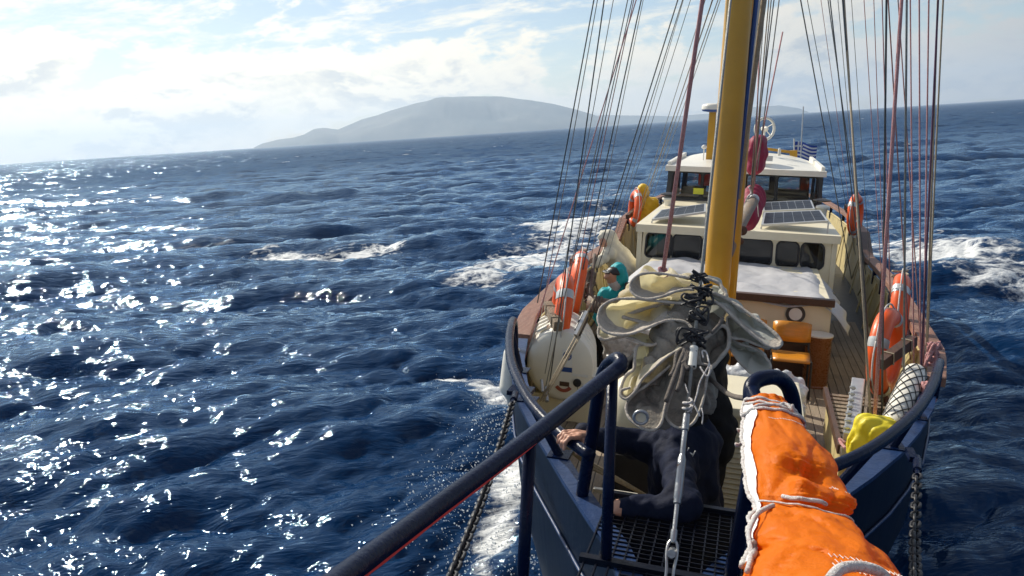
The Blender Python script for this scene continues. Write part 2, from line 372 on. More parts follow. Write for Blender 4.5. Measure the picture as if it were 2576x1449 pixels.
def nets(f, lo, hi, res):
    """surface of f(x,y,z) = 0 as vertices and quads (surface nets)"""
    ax = [np.arange(l, h + res, res) for l, h in zip(lo, hi)]; G = np.meshgrid(*ax, indexing='ij'); v = f(*G)
    sh = v.shape; cs = tuple(n-1 for n in sh); acc = np.zeros(cs + (3,)); cnt = np.zeros(cs)
    sl_ = lambda o: tuple(slice(o[i], o[i] + cs[i]) for i in range(3))
    corners = [(i, j, k) for i in (0, 1) for j in (0, 1) for k in (0, 1)]
    for a in corners:
        for axx in range(3):
            if a[axx] == 0:
                b = list(a); b[axx] = 1; va, vb = v[sl_(a)], v[sl_(b)]; m_ = (va < 0) != (vb < 0)
                tt = np.where(m_, va/np.where(m_, va-vb, 1), 0)
                for d in range(3): acc[..., d] += np.where(m_, a[d] + (tt if d == axx else 0), 0)
                cnt += m_
    act = cnt > 0; idx = -np.ones(cs, int); idx[act] = np.arange(act.sum()); ijk = np.argwhere(act)
    P = np.array(lo) + (ijk + acc[act]/cnt[act][:, None])*res; fs = []
    for axx in range(3):
        o1, o2 = [d for d in range(3) if d != axx]
        s0 = [slice(0, n) for n in sh]; s0[axx] = slice(0, sh[axx]-1); s1 = list(s0); s1[axx] = slice(1, sh[axx])
        m_ = (v[tuple(s0)] < 0) != (v[tuple(s1)] < 0); e = np.argwhere(m_)
        e = e[(e[:, o1] > 0) & (e[:, o2] > 0) & (e[:, o1] < cs[o1]) & (e[:, o2] < cs[o2])]
        if not len(e): continue
        def cell(d1, d2):
            q = e.copy(); q[:, o1] -= d1; q[:, o2] -= d2; return idx[q[:, 0], q[:, 1], q[:, 2]]
        fs.append(np.stack([cell(1, 1), cell(0, 1), cell(0, 0), cell(1, 0)], -1))
    fs = np.concatenate(fs); return P, fs[(fs >= 0).all(1)]
def cone_d(X, Y, Z, a, b, ra, rb, flat=None):
    a = np.array(a, float); b = np.array(b, float); d = b-a; l2 = max(d@d, 1e-9)
    t_ = np.clip(((X-a[0])*d[0] + (Y-a[1])*d[1] + (Z-a[2])*d[2])/l2, 0, 1)
    return np.sqrt((X-a[0]-t_*d[0])**2 + (Y-a[1]-t_*d[1])**2 + (Z-a[2]-t_*d[2])**2) - (ra + (rb-ra)*t_)
def smin(a, b, k):
    h = np.clip(0.5 + 0.5*(b-a)/k, 0, 1); return b + (a-b)*h - k*h*(1-h)
def wob(X, Y, Z, s, amp, seed=0):
    """cheap wandering field for folds and lumps"""
    g = np.random.default_rng(seed); o_ = np.zeros_like(X)
    for i in range(6):
        k = g.normal(size=3); k /= np.linalg.norm(k); fr = s*(0.7 + 1.6*g.random()); o_ = o_ + np.sin(fr*(k[0]*X + k[1]*Y + k[2]*Z) + g.random()*6.28)/(1 + 0.35*i)
    return o_*amp/2.2
def blob(name, prims, k, res, mats, parent=None, lump=None, rid=None, smooth=True):
    """one continuous body from round cones; prims: (a, b, ra, rb, material index)"""
    pts = np.array([q for p in prims for q in (np.array(p[0]) - max(p[2], p[3]) - 0.05, np.array(p[0]) + max(p[2], p[3]) + 0.05, np.array(p[1]) - max(p[2], p[3]) - 0.05, np.array(p[1]) + max(p[2], p[3]) + 0.05)])
    lo, hi = pts.min(0), pts.max(0)
    def f(X, Y, Z):
        v = None
        for a, b, ra, rb, *_ in prims:
            d = cone_d(X, Y, Z, a, b, ra, rb); v = d if v is None else smin(v, d, k)
        if lump: v = v + lump(X, Y, Z)
        return v
    P, F = nets(f, lo, hi, res)
    me = bpy.data.meshes.new(name); me.from_pydata(P.tolist(), [], F.tolist())
    mats = mats if isinstance(mats, (list, tuple)) else [mats]
    for x in mats: me.materials.append(x)
    if len(mats) > 1:
        c = P[F].mean(1); ds = np.stack([cone_d(c[:, 0], c[:, 1], c[:, 2], p[0], p[1], p[2], p[3]) for p in prims], -1)
        me.polygons.foreach_set('material_index', np.array([p[4] for p in prims])[ds.argmin(1)].astype(np.int32))
    bm = bmesh.new(); bm.from_mesh(me); bmesh.ops.recalc_face_normals(bm, faces=bm.faces[:]); bm.to_mesh(me); bm.free()
    me.polygons.foreach_set('use_smooth', [True]*len(me.polygons)); me.update()
    return link(name, me, None, parent)
def text_mesh(txt, size, M, mat, parent, name='lettering', bold=0.0):
    cu = bpy.data.curves.new(name, 'FONT'); cu.body = txt; cu.size = size; cu.align_x = 'CENTER'; cu.align_y = 'CENTER'; cu.extrude = 0.0006; cu.offset = bold
    tmp = bpy.data.objects.new(name, cu); COL.objects.link(tmp); dg = bpy.context.evaluated_depsgraph_get(); dg.update()
    me = bpy.data.meshes.new_from_object(tmp.evaluated_get(dg)); bpy.data.objects.remove(tmp); me.transform(M); me.materials.clear()
    return link(name, me, mat, parent)

# ------------------------------------------------------------------ materials
def surf(name, c, rough=0.5, var=0.15, scale=6.0, bump=0.0, bscale=40.0, metal=0.0, spec=0.5, c2=None, thr=(0.45, 0.65), coat=0.0, trans=None, stretch=None, rust=None):
    mt, t, o = material(name)
    tcn = t.add('ShaderNodeTexCoord').outputs['Object']
    v = t.mapping(tcn, scale=stretch) if stretch else tcn
    n = t.noise(v, scale, 6, 0.6, 0.2)
    dark = tuple(x*(1-var) for x in c); light = tuple(min(1, x*(1+var)) for x in c)
    col = t.ramp(n, [(0.25, dark), (0.75, light)])
    if c2: col = t.mix(t.step(t.noise(v, scale*1.7, 8, 0.7, 0.5), *thr), col, c2)
    if rust: col = t.mix(t.step(t.noise(t.mapping(tcn, loc=(3, 1, 2)), rust[1], 9, 0.72, 0.3), rust[2], rust[2]+0.08), col, rust[0])
    p = t.add('ShaderNodeBsdfPrincipled'); t.put(p.inputs['Base Color'], col)
    t.put(p.inputs['Roughness'], t.math('ADD', rough-0.08, t.math('MULTIPLY', n, 0.16), clamp=True)); p.inputs['Metallic'].default_value = metal
    p.inputs['Specular IOR Level'].default_value = spec; p.inputs['Coat Weight'].default_value = coat; p.inputs['Coat Roughness'].default_value = 0.12
    if bump:
        b = t.add('ShaderNodeBump'); b.inputs['Strength'].default_value = min(1, bump); b.inputs['Distance'].default_value = 0.01*max(1, bump); t.put(b.inputs['Height'], t.noise(v, bscale, 5, 0.6, 0.2)); t.put(p.inputs['Normal'], b.outputs[0])
    if trans:
        tr = t.add('ShaderNodeBsdfTranslucent'); t.put(tr.inputs[0], trans[0]); ms = t.add('ShaderNodeMixShader'); ms.inputs[0].default_value = trans[1]
        t.l.new(p.outputs[0], ms.inputs[1]); t.l.new(tr.outputs[0], ms.inputs[2]); t.l.new(ms.outputs[0], o.inputs[0])
    else: t.l.new(p.outputs[0], o.inputs[0])
    return mt
M = {}
M['blue'] = surf('navy_paint', (0.0020, 0.0065, 0.028), 0.26, 0.35, 5, 0.25, 60, rust=((0.03, 0.03, 0.035), 9, 0.66), spec=0.16)
M['grate'] = surf('black_grating', (0.004, 0.006, 0.014), 0.35, 0.3, 9, 0.2, 50, spec=0.35)
M['hull'] = surf('hull_plating_paint', (0.0025, 0.008, 0.022), 0.42, 0.3, 2.5, 0.5, 5, c2=(0.022, 0.036, 0.05), thr=(0.58, 0.76), stretch=(1, 0.8, 0.35), spec=0.12)
M['capblue'] = surf('worn_blue_cap_paint', (0.010, 0.034, 0.11), 0.42, 0.25, 8, 0.6, 24, rust=((0.015, 0.02, 0.05), 16, 0.66))
M['cream'] = surf('cream_paint', (0.75, 0.68, 0.50), 0.42, 0.07, 3, 0.15, 30, rust=((0.42, 0.30, 0.16), 7, 0.735))
M['creamdk'] = surf('yellowed_cream_paint', (0.56, 0.46, 0.22), 0.45, 0.12, 3, 0.3, 20, c2=(0.44, 0.36, 0.18), rust=((0.10, 0.07, 0.035), 6, 0.70))
M['white'] = surf('white_gelcoat', (0.80, 0.77, 0.68), 0.35, 0.05, 4, 0.1, 30, c2=(0.66, 0.62, 0.52), thr=(0.6, 0.8))
M['cap'] = surf('weathered_teak', (0.22, 0.105, 0.070), 0.6, 0.3, 5, 0.5, 60, stretch=(6, 0.7, 6), c2=(0.30, 0.17, 0.12))
M['varnish'] = surf('varnished_wood', (0.22, 0.075, 0.015), 0.28, 0.2, 6, 0.2, 40, stretch=(8, 1, 8), coat=0.5)
M['dkwood'] = surf('dark_wood', (0.075, 0.034, 0.018), 0.45, 0.35, 6, 0.4, 50, stretch=(8, 1.5, 8))
M['greywood'] = surf('weathered_timber', (0.25, 0.19, 0.13), 0.75, 0.35, 7, 0.8, 50, stretch=(5, 1, 5), c2=(0.12, 0.085, 0.06))
M['spar'] = surf('grey_spar_wood', (0.23, 0.20, 0.17), 0.6, 0.3, 7, 0.6, 60, stretch=(1, 7, 7), c2=(0.30, 0.18, 0.10))
M['yellow'] = surf('mast_yellow_paint', (0.56, 0.29, 0.012), 0.33, 0.10, 3, 0.12, 30, coat=0.25, rust=((0.34, 0.17, 0.012), 7, 0.66))
M['black'] = surf('black_iron', (0.018, 0.018, 0.022), 0.45, 0.3, 9, 0.4, 50)
M['steel'] = surf('galvanised_steel', (0.42, 0.43, 0.44), 0.38, 0.2, 12, 0.3, 60, metal=0.85, rust=((0.20, 0.10, 0.05), 9, 0.62))
M['alu'] = surf('aluminium', (0.55, 0.56, 0.56), 0.4, 0.12, 8, 0.2, 60, metal=0.7)
M['wire'] = surf('wire_rope', (0.34, 0.34, 0.32), 0.5, 0.3, 60, 0.6, 260, metal=0.5)
M['dkwire'] = surf('tarred_wire', (0.10, 0.115, 0.12), 0.5, 0.3, 60, 0.6, 260)
M['rope'] = surf('hemp_rope', (0.42, 0.35, 0.25), 0.85, 0.25, 50, 0.9, 220)
M['dkrope'] = surf('dirty_rope', (0.17, 0.145, 0.125), 0.85, 0.3, 50, 0.9, 180)
M['whiterope'] = surf('white_rope', (0.72, 0.70, 0.68), 0.8, 0.2, 60, 0.9, 200, c2=(0.50, 0.42, 0.40))
M['redrope'] = surf('red_flecked_rope', (0.46, 0.12, 0.13), 0.8, 0.3, 170, 0.8, 240, c2=(0.62, 0.45, 0.44), thr=(0.46, 0.56))
M['ruddyrope'] = surf('faded_red_rope', (0.36, 0.17, 0.15), 0.8, 0.3, 60, 0.8, 240)
M['purple'] = surf('purple_rope', (0.13, 0.055, 0.10), 0.8, 0.3, 60, 0.8, 240)
M['ring'] = surf('life_ring_orange', (0.83, 0.105, 0.008), 0.40, 0.12, 5, 0.15, 30, coat=0.15)
M['tape'] = surf('reflective_tape', (0.52, 0.54, 0.55), 0.35, 0.12, 20, 0.2, 60, metal=0.25)
M['sail'] = surf('aged_white_sailcloth', (0.68, 0.64, 0.52), 0.75, 0.16, 5, 1.0, 14, c2=(0.66, 0.61, 0.46), trans=((0.92, 0.82, 0.50), 0.45))
M['sailtape'] = surf('boltrope_canvas', (0.50, 0.45, 0.39), 0.85, 0.2, 14, 0.9, 90, c2=(0.36, 0.32, 0.28))
M['shadedsail'] = surf('canvas_painted_shade', (0.27, 0.24, 0.20), 0.85, 0.3, 9, 1.0, 40, c2=(0.17, 0.15, 0.13))  # brown-grey canvas, shade of the lower folds put into its colour
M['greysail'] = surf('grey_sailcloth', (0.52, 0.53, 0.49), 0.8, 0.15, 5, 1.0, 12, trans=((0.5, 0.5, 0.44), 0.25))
M['orange'] = surf('orange_storm_sail', (1.0, 0.235, 0.002), 0.5, 0.07, 6, 1.0, 22, spec=0.25, trans=((1.0, 0.20, 0.002), 0.45))
M['tarp'] = surf('white_tarpaulin', (0.58, 0.58, 0.60), 0.5, 0.10, 4, 1.0, 14, trans=((0.8, 0.8, 0.82), 0.2))
M['plastic'] = surf('clear_plastic_wrap', (0.66, 0.67, 0.68), 0.22, 0.15, 8, 1.6, 14, c2=(0.42, 0.43, 0.44))
M['magenta'] = surf('crimson_sail_cover', (0.26, 0.006, 0.042), 0.65, 0.2, 6, 0.8, 14)
M['yellowbag'] = surf('yellow_dry_bag', (0.80, 0.66, 0.03), 0.5, 0.10, 5, 0.8, 12)
M['amberbag'] = surf('amber_bag', (0.66, 0.30, 0.02), 0.5, 0.15, 5, 0.8, 12)
M['seat'] = surf('orange_seat_ply', (0.62, 0.24, 0.015), 0.35, 0.2, 5, 0.2, 40, stretch=(1, 6, 6), coat=0.3)
M['dkgrey'] = surf('dark_grey_frame', (0.045, 0.050, 0.055), 0.35, 0.2, 6, 0.1, 40)
M['teal'] = surf('teal_jacket', (0.005, 0.36, 0.40), 0.6, 0.15, 7, 0.8, 22)
M['poncho'] = surf('cream_poncho', (0.64, 0.60, 0.48), 0.6, 0.12, 5, 0.8, 16)
M['yellowcoat'] = surf('yellow_oilskin', (0.78, 0.47, 0.008), 0.45, 0.15, 6, 0.8, 18)
M['navycoat'] = surf('navy_jacket', (0.007, 0.011, 0.030), 0.75, 0.3, 6, 0.9, 16, spec=0.15)
M['blackcoat'] = surf('black_trousers', (0.008, 0.008, 0.010), 0.8, 0.3, 6, 0.8, 16, spec=0.15)
M['skin'] = surf('skin', (0.52, 0.27, 0.18), 0.5, 0.12, 12, 0.3, 60)
M['red'] = surf('red_panel', (0.55, 0.03, 0.02), 0.5, 0.1)
M['lemon'] = surf('yellow_paper', (0.75, 0.75, 0.06), 0.6, 0.05)
M['flagblue'] = surf('flag_blue', (0.02, 0.07, 0.40), 0.7, 0.1)
M['flagwhite'] = surf('flag_white', (0.8, 0.8, 0.8), 0.7, 0.05)
M['label'] = surf('label_white', (0.75, 0.75, 0.72), 0.5, 0.05)
M['labelblue'] = surf('label_blue', (0.02, 0.07, 0.26), 0.5, 0.1)
M['labelred'] = surf('label_rust_red', (0.30, 0.07, 0.04), 0.5, 0.15)
def planks_mat():
    mt, t, o = material('deck_teak'); tcn = t.add('ShaderNodeTexCoord').outputs['Object']; oi = t.add('ShaderNodeObjectInfo').outputs['Random']
    g = t.noise(t.mapping(tcn, scale=(14, 0.9, 14)), 5, 7, 0.65, 0.3)
    a = t.ramp(g, [(0.3, (0.135, 0.098, 0.066)), (0.7, (0.30, 0.235, 0.165))])
    b = t.mix(t.math('MULTIPLY', oi, 0.55), a, (0.34, 0.28, 0.21)); c = t.mix(t.step(t.noise(tcn, 1.3, 6, 0.6), 0.52, 0.72), b, (0.12, 0.09, 0.065))
    p = t.add('ShaderNodeBsdfPrincipled'); t.put(p.inputs['Base Color'], c); p.inputs['Roughness'].default_value = 0.72
    bb = t.add('ShaderNodeBump'); bb.inputs['Strength'].default_value = 0.5; bb.inputs['Distance'].default_value = 0.006; t.put(bb.inputs['Height'], g); t.put(p.inputs['Normal'], bb.outputs[0]); t.l.new(p.outputs[0], o.inputs[0]); return mt
M['plank'] = planks_mat()
def glass(name, tint, clear):
    mt, t, o = material(name); g = t.add('ShaderNodeBsdfGlossy'); g.inputs['Roughness'].default_value = 0.03; g.inputs[0].default_value = (0.9, 0.95, 1, 1)
    tr = t.add('ShaderNodeBsdfTransparent'); tr.inputs[0].default_value = (*tint, 1); d = t.add('ShaderNodeBsdfPrincipled'); d.inputs['Base Color'].default_value = (0.012, 0.013, 0.015, 1); d.inputs['Roughness'].default_value = 0.1
    m1 = t.add('ShaderNodeMixShader'); m1.inputs[0].default_value = clear; t.l.new(d.outputs[0], m1.inputs[1]); t.l.new(tr.outputs[0], m1.inputs[2])
    fr = t.add('ShaderNodeFresnel'); fr.inputs[0].default_value = 1.5; m2 = t.add('ShaderNodeMixShader'); t.l.new(fr.outputs[0], m2.inputs[0]); t.l.new(m1.outputs[0], m2.inputs[1]); t.l.new(g.outputs[0], m2.inputs[2]); t.l.new(m2.outputs[0], o.inputs[0]); return mt
M['glass'] = glass('tinted_glass', (0.30, 0.32, 0.33), 0.75); M['clearglass'] = glass('wheelhouse_glass', (0.62, 0.66, 0.66), 0.95)
def solar_mat():
    mt, t, o = material('solar_cells'); p = t.add('ShaderNodeBsdfPrincipled'); p.inputs['Base Color'].default_value = (0.008, 0.009, 0.016, 1); p.inputs['Roughness'].default_value = 0.3; p.inputs['Specular IOR Level'].default_value = 0.10; t.l.new(p.outputs[0], o.inputs[0]); return mt
M['solar'] = solar_mat()
# ------------------------------------------------------------------ the ship: hull, bulwarks, deck
interp = lambda tab: (lambda y: float(np.interp(y, [p[0] for p in tab], [p[1] for p in tab])))
beam = interp([(2.45, 0.0), (2.7, 0.10), (3.08, 0.25), (3.5, 0.50), (3.94, 0.74), (4.4, 1.0), (4.85, 1.20), (5.4, 1.40), (6.36, 1.63), (7.2, 1.80), (8.9, 1.92), (10.9, 2.06), (13.0, 2.17), (16, 2.28), (19, 2.25), (22, 2.0), (24, 1.6), (25, 1.2)])
capz = interp([(2.4, -1.78), (5, -1.80), (6.36, -1.80), (8.5, -1.85), (11, -1.94), (14.6, -2.15), (14.9, -2.15), (15.9, -1.88), (18, -1.84), (25, -1.80)])
platez = interp([(2.4, -1.80), (6.05, -1.82), (6.3, -1.98), (8.5, -2.06), (11, -2.15), (14.6, -2.36), (14.9, -2.36), (15.9, -2.10), (25, -2.0)])
deckz = interp([(3.2, -2.27), (5, -2.42), (7, -2.66), (9, -2.90), (12, -3.0), (25, -3.0)])
ship = thing('sailing_ship', (0, 12, -4.8), 'blue hulled sailing ship with cream deckhouses and yellow mast', 'ship')
YS = [2.46, 2.6, 2.8, 3.08, 3.4, 3.8, 4.2, 4.6, 5.0, 5.5, 6.05, 6.3, 7, 8, 9, 10, 11, 12, 13, 14, 14.6, 14.95, 15.4, 15.9, 17, 18.5, 20, 22, 24, 25]
def hull_pt(y, s, side):
    b = beam(y); T = platez(y); bot = -6.0; z = T + (bot-T)*s
    flare = max(0, 1 - (y-2.4)/6.5)                       # the bow narrows quickly towards the water
    e = (max(0, s-0.15)/0.85)**1.15; k = 1 - e*(0.30 + 1.05*flare) if s < 0.75 else (1 - 0.673*(0.30 + 1.05*flare))*(1 - (s-0.75)*1.2)
    return V3((side*max(b*k, 0.015), y + 0.9*s*flare*flare, z))
hm = MB()
for side in (-1, 1):
    hm.grid(lambda u, v: hull_pt(YS[round(u*(len(YS)-1))], v, side), len(YS), 11)
hull = hm.build('hull', M['hull'], ship, smooth=True)
for side in (-1, 1):
    rb = MB(); rb.tube([hull_pt(y, 0.085, side) + V3((side*0.012, 0, 0)) for y in YS[:14]], 0.010, 6); rb.build('rubbing_strake', M['capblue'], ship, smooth=True)
    # inner face of the bulwark, aft of the blue bow
    im = MB(); ys = [y for y in YS if y >= 2.8]
    im.grid(lambda u, v: V3((side*max(0.01, beam(ys[round(u*(len(ys)-1))]) - 0.035 - 0.05*v), ys[round(u*(len(ys)-1))], (platez(ys[round(u*(len(ys)-1))]) - 0.012)*(1-v) + v*(deckz(ys[round(u*(len(ys)-1))]) - 0.05))), len(ys), 4)
    im.build('bulwark_lining', M['creamdk'], ship)
    tp = MB(); ya = [y for y in YS if y >= 6.3]                # thin rolled top edge of the plating
    tp.tube([(side*(beam(y)-0.018), y, platez(y)+0.004) for y in ya], 0.022, 6); tp.build('plating_edge', M['creamdk'], ship, smooth=True)
    # blue cap plate round the bow
    cm = MB(); yb = [2.47, 2.6, 2.8, 3.08, 3.3, 3.6, 3.9, 4.2, 4.6, 5.0, 5.5, 5.8, 6.08]
    for i in range(len(yb)):
        pass
    P = []
    for y in yb:
        b = beam(y); P += [V3((side*(b+0.03), y, -1.797)), V3((side*max(b-0.075, 0.0), y+0.02, -1.797)), V3((side*max(b-0.075, 0.0), y+0.02, -1.772)), V3((side*(b+0.03), y, -1.772))]
    cm.add(P, [(i*4+k, i*4+(k+1) % 4, i*4+4+(k+1) % 4, i*4+4+k) for i in range(len(yb)-1) for k in range(4)] + [(0, 1, 2, 3), tuple((len(yb)-1)*4+k for k in (3, 2, 1, 0))])
    cm.build('bow_cap_plate', M['capblue'], ship)
    # wooden cap rail in lengths, on posts
    def rail(y0, y1, mat, n=8, w_=0.17, h=0.075, name='cap_rail'):
        q = MB(); P = []; yy = np.linspace(y0, y1, n)
        for y in yy:
            b = beam(y) - 0.01; z = capz(y); P += [V3((side*(b+w_/2), y, z-h)), V3((side*(b-w_/2), y, z-h)), V3((side*(b-w_/2), y, z)), V3((side*(b+w_/2), y, z))]
        q.add(P, [(i*4+k, i*4+(k+1) % 4, i*4+4+(k+1) % 4, i*4+4+k) for i in range(n-1) for k in range(4)] + [(0, 1, 2, 3), tuple((n-1)*4+k for k in (3, 2, 1, 0))])
        return q.build(name, mat, ship, bevel=0.008)
    for y0, y1 in ((6.32, 8.6), (8.604, 11.4), (11.404, 14.6)): rail(y0, y1, M['cap'])
    rail(14.604, 15.9, M['varnish'] if side < 0 else M['dkwood'], 6, 0.16, 0.14)
    for y0, y1 in ((15.904, 19.5), (19.504, 24.5)): rail(y0, y1, M['cap'], 7, 0.15, 0.06)
    for y in (6.42, 7.5, 8.7, 9.9, 11.1, 12.3, 13.5, 16.5, 17.8, 19.2, 20.8, 22.6):
        b = beam(y)-0.03; p = MB(); p.box((side*b-0.03, y-0.035, platez(y)-0.12), (side*b+0.03, y+0.035, capz(y)-0.07)); p.build('rail_post', M['blue'], ship)
    for y in (6.9, 8.0, 9.2, 10.4, 11.6, 12.8, 14.0, 15.6, 17.0, 18.6):   # frames and diagonal stays inside the plating
        b = beam(y)-0.06; p = MB(); p.bar((side*b, y, platez(y)-0.03), (side*(b-0.12), y, deckz(y)), 0.018, 0.07, (0, 1, 0))
        p.bar((side*(b-0.005), y+0.03, platez(y)-0.05), (side*(b-0.02), y+0.85, deckz(y)+0.12), 0.02, 0.02); p.build('bulwark_rib', M['creamdk'], ship)
# deck
db = MB(); yd = np.linspace(2.9, 24.5, 40)
db.grid(lambda u, v: V3(((v*2-1)*(beam(yd[round(u*39)])-0.05), yd[round(u*39)], deckz(yd[round(u*39)]) - 0.012)), 40, 5)
deck = db.build('deck', M['black'], ship)
PW = 0.0875; kb = lambda y: (min(1, beam(y)/1.95))**0.55
for k in range(-22, 22):
    y = 3.0 + 0.9*((k*7) % 5)/5
    while y < 13.0:
        L_ = 2.6 + 0.5*((k*5) % 3); y1 = min(y + L_, 13.2); n = 9; yy = np.linspace(y+0.003, y1-0.003, n); P = []; ok = []
        for q in yy:
            f = kb(q); x0, x1 = k*PW*f + 0.004, (k+1)*PW*f - 0.004; lim = beam(q) - 0.10; x0, x1 = max(-lim, min(lim, x0)), max(-lim, min(lim, x1))
            z = deckz(q); P += [V3((x0, q, z-0.012)), V3((x1, q, z-0.012)), V3((x1, q, z)), V3((x0, q, z))]; ok.append(x1-x0)
        if max(ok) > 0.01:
            q = MB(); q.add(P, [(i*4+a, i*4+(a+1) % 4, i*4+4+(a+1) % 4, i*4+4+a) for i in range(n-1) for a in range(4)] + [(0, 1, 2, 3), tuple((n-1)*4+a for a in (3, 2, 1, 0))])
            q.build('plank', M['plank'], deck)
        y = y1
# waterway along the foot of the bulwark
for side in (-1, 1):
    q = MB(); q.tube([(side*(beam(y)-0.1), y, deckz(y)+0.01) for y in YS if 3.3 < y < 14], 0.055, 6, squash=0.6); q.build('waterway', M['creamdk'], ship)

# ---- bow platform: grating, pulpit, low rails
gm = MB(); gz = -1.765
for y in np.arange(2.0, 3.52, 0.036): gm.box((-min(beam(y)+0.02 if y > 2.6 else 0.30, 0.34), y-0.002, gz-0.02), (0.34, y+0.002, gz))
for x in np.arange(-0.34, 0.345, 0.052): gm.box((x-0.003, 2.0, gz-0.022), (x+0.003, 3.52, gz-0.002))
gm.bar((-0.36, 3.53, gz), (0.36, 3.53, gz), 0.03, 0.04); gm.bar((-0.36, 2.93, gz), (0.36, 2.93, gz-0.004), 0.035, 0.03)
gm.build('bow_grating', M['grate'], ship)
tubeL = smooth_path([at(700, 1580, Y=1.08), at(870, 1449, Y=1.38), at(1100, 1277, Y=1.85), at(1330, 1105, Y=2.42), at(1480, 985, Y=2.93), at(1543, 935, Y=3.16)], 6)
bend = smooth_path([at(1543, 935, Y=3.16), at(1562, 918, Y=3.22), at(1553, 902, Y=3.28), at(1525, 925, Y=3.36), at(1508, 975, Y=3.42), at(1490, 1090, Y=3.47), at(1462, 1258, Y=3.5)], 6)
rl = 0.031
pul = MB(); pul.tube(tubeL + bend[1:], rl, 14); pul.build('pulpit_rail', M['blue'], ship, smooth=True)
sc_ = MB(); off = V3((0.0265, 0.0, -0.0095))                      # red primer showing in a long scrape low on the rail
sc_.tube([p + off*(1.0) for p in tubeL[2:19]], [0.002] + [0.0065]*4 + [0.005, 0.0065]*5 + [0.005, 0.003], 6); sc_.build('paint_scrape', M['red'], ship)
pt = MB(); pt.tube([at(1541, 945, Y=3.15), at(1524, 1418, Z=-1.775)], 0.024, 12); pt.build('pulpit_post', M['blue'], ship, smooth=True)
a_ = at(1333, 1118, Y=2.42); pt = MB(); pt.tube([a_, V3((a_.x-0.02, a_.y, -1.95))], 0.022, 12); pt.build('pulpit_post', M['blue'], ship, smooth=True)
rp = smooth_path([V3((0.245, 3.0, -1.78)), at(1893, 1150, Y=3.0), at(1889, 1010, Y=3.03), at(1895, 966, Y=3.08), at(1928, 950, Y=3.14), at(1962, 953, Y=3.20), at(1988, 985, Y=3.26), at(1999, 1060, Y=3.30), V3((0.47, 3.36, -1.5)), V3((0.50, 3.42, -1.78))], 7)
pul = MB(); pul.tube(rp, 0.031, 14); pul.build('pulpit_rail', M['blue'], ship, smooth=True)
pul = MB(); pul.tube([at(1893, 985, Y=3.04), V3((0.33, 2.3, -1.01)), V3((0.42, 1.4, -0.99)), V3((0.46, 0.6, -0.97))], 0.028, 12); pul.build('pulpit_rail', M['blue'], ship, smooth=True)
for side in (-1, 1):
    pts = [V3((side*0.42, 3.40, -1.52)), V3((side*0.62, 3.60, -1.51)), V3((side*0.86, 3.93, -1.50)), V3((side*1.12, 4.45, -1.49)), V3((side*1.30, 4.95, -1.48)), V3((side*1.41, 5.35, -1.47)), V3((side*1.475, 5.62, -1.50)), V3((side*1.50, 5.74, -1.60)), V3((side*1.505, 5.78, -1.79))]
    q = MB(); q.tube(smooth_path(pts, 6), 0.030, 12); q.build('bow_rail', M['blue'], ship, smooth=True)
    for i, f in ((2, 0.0), (3, 0.5), (4, 0.8)):
        p = pts[i].lerp(pts[i+1], f); b = beam(p.y)-0.05; q = MB(); q.tube([p, V3((side*b, p.y-0.02, -1.775))], 0.024, 10); q.box((side*b-0.06, p.y-0.07, -1.774), (side*b+0.06, p.y+0.05, -1.764)); q.build('bow_rail_post', M['blue'], ship, smooth=False)
    # chain plate bracket with rigging screw and chain down to the bowsprit
    A = at(1299, 985, Y=4.85) if side < 0 else at(2308, 1150, Y=4.45)
    B = at(1128, 1470, Y=2.35) if side < 0 else at(2305, 1470, Y=3.05)
    br = MB(); br.box((A.x-0.05, A.y-0.06, A.z-0.01), (A.x+0.05+side*-0.06, A.y+0.08, A.z+0.02)); d_ = (B-A).normalized(); br.tube([A, A+d_*0.05, A+d_*0.055, A+d_*0.2, A+d_*0.205, A+d_*0.27], [0.016, 0.016, 0.024, 0.022, 0.012, 0.012], 10)
    chain = br.build('bow_chain', M['blue'], ship, smooth=False); A2 = A + d_*0.27; n = int((B-A2).length/0.046)
    lk = MB(); lk.tube([V3((0.019*math.cos(a), 0, (0.014 if math.sin(a) > 0 else -0.014) + 0.019*math.sin(a))) for a in np.linspace(0, 2*math.pi, 13)[:-1]], 0.0078, 6, closed=True)
    base = None; qrot = d_.to_track_quat('Z', 'Y')
    for i in range(n+22):
        c = A2 + d_*(0.046*(i+0.4)) - V3((0, 0, 0.10*math.sin(math.pi*min(1, i/n))*0.6))
        if base is None: o_ = lk.build('link', M['black'], chain, smooth=True); base = o_
        else: o_ = base.copy(); COL.objects.link(o_)
        o_.location = c; o_.rotation_mode = 'QUATERNION'; o_.rotation_quaternion = qrot @ Matrix.Rotation(R(90*(i % 2) + 20), 3, 'Z').to_quaternion()

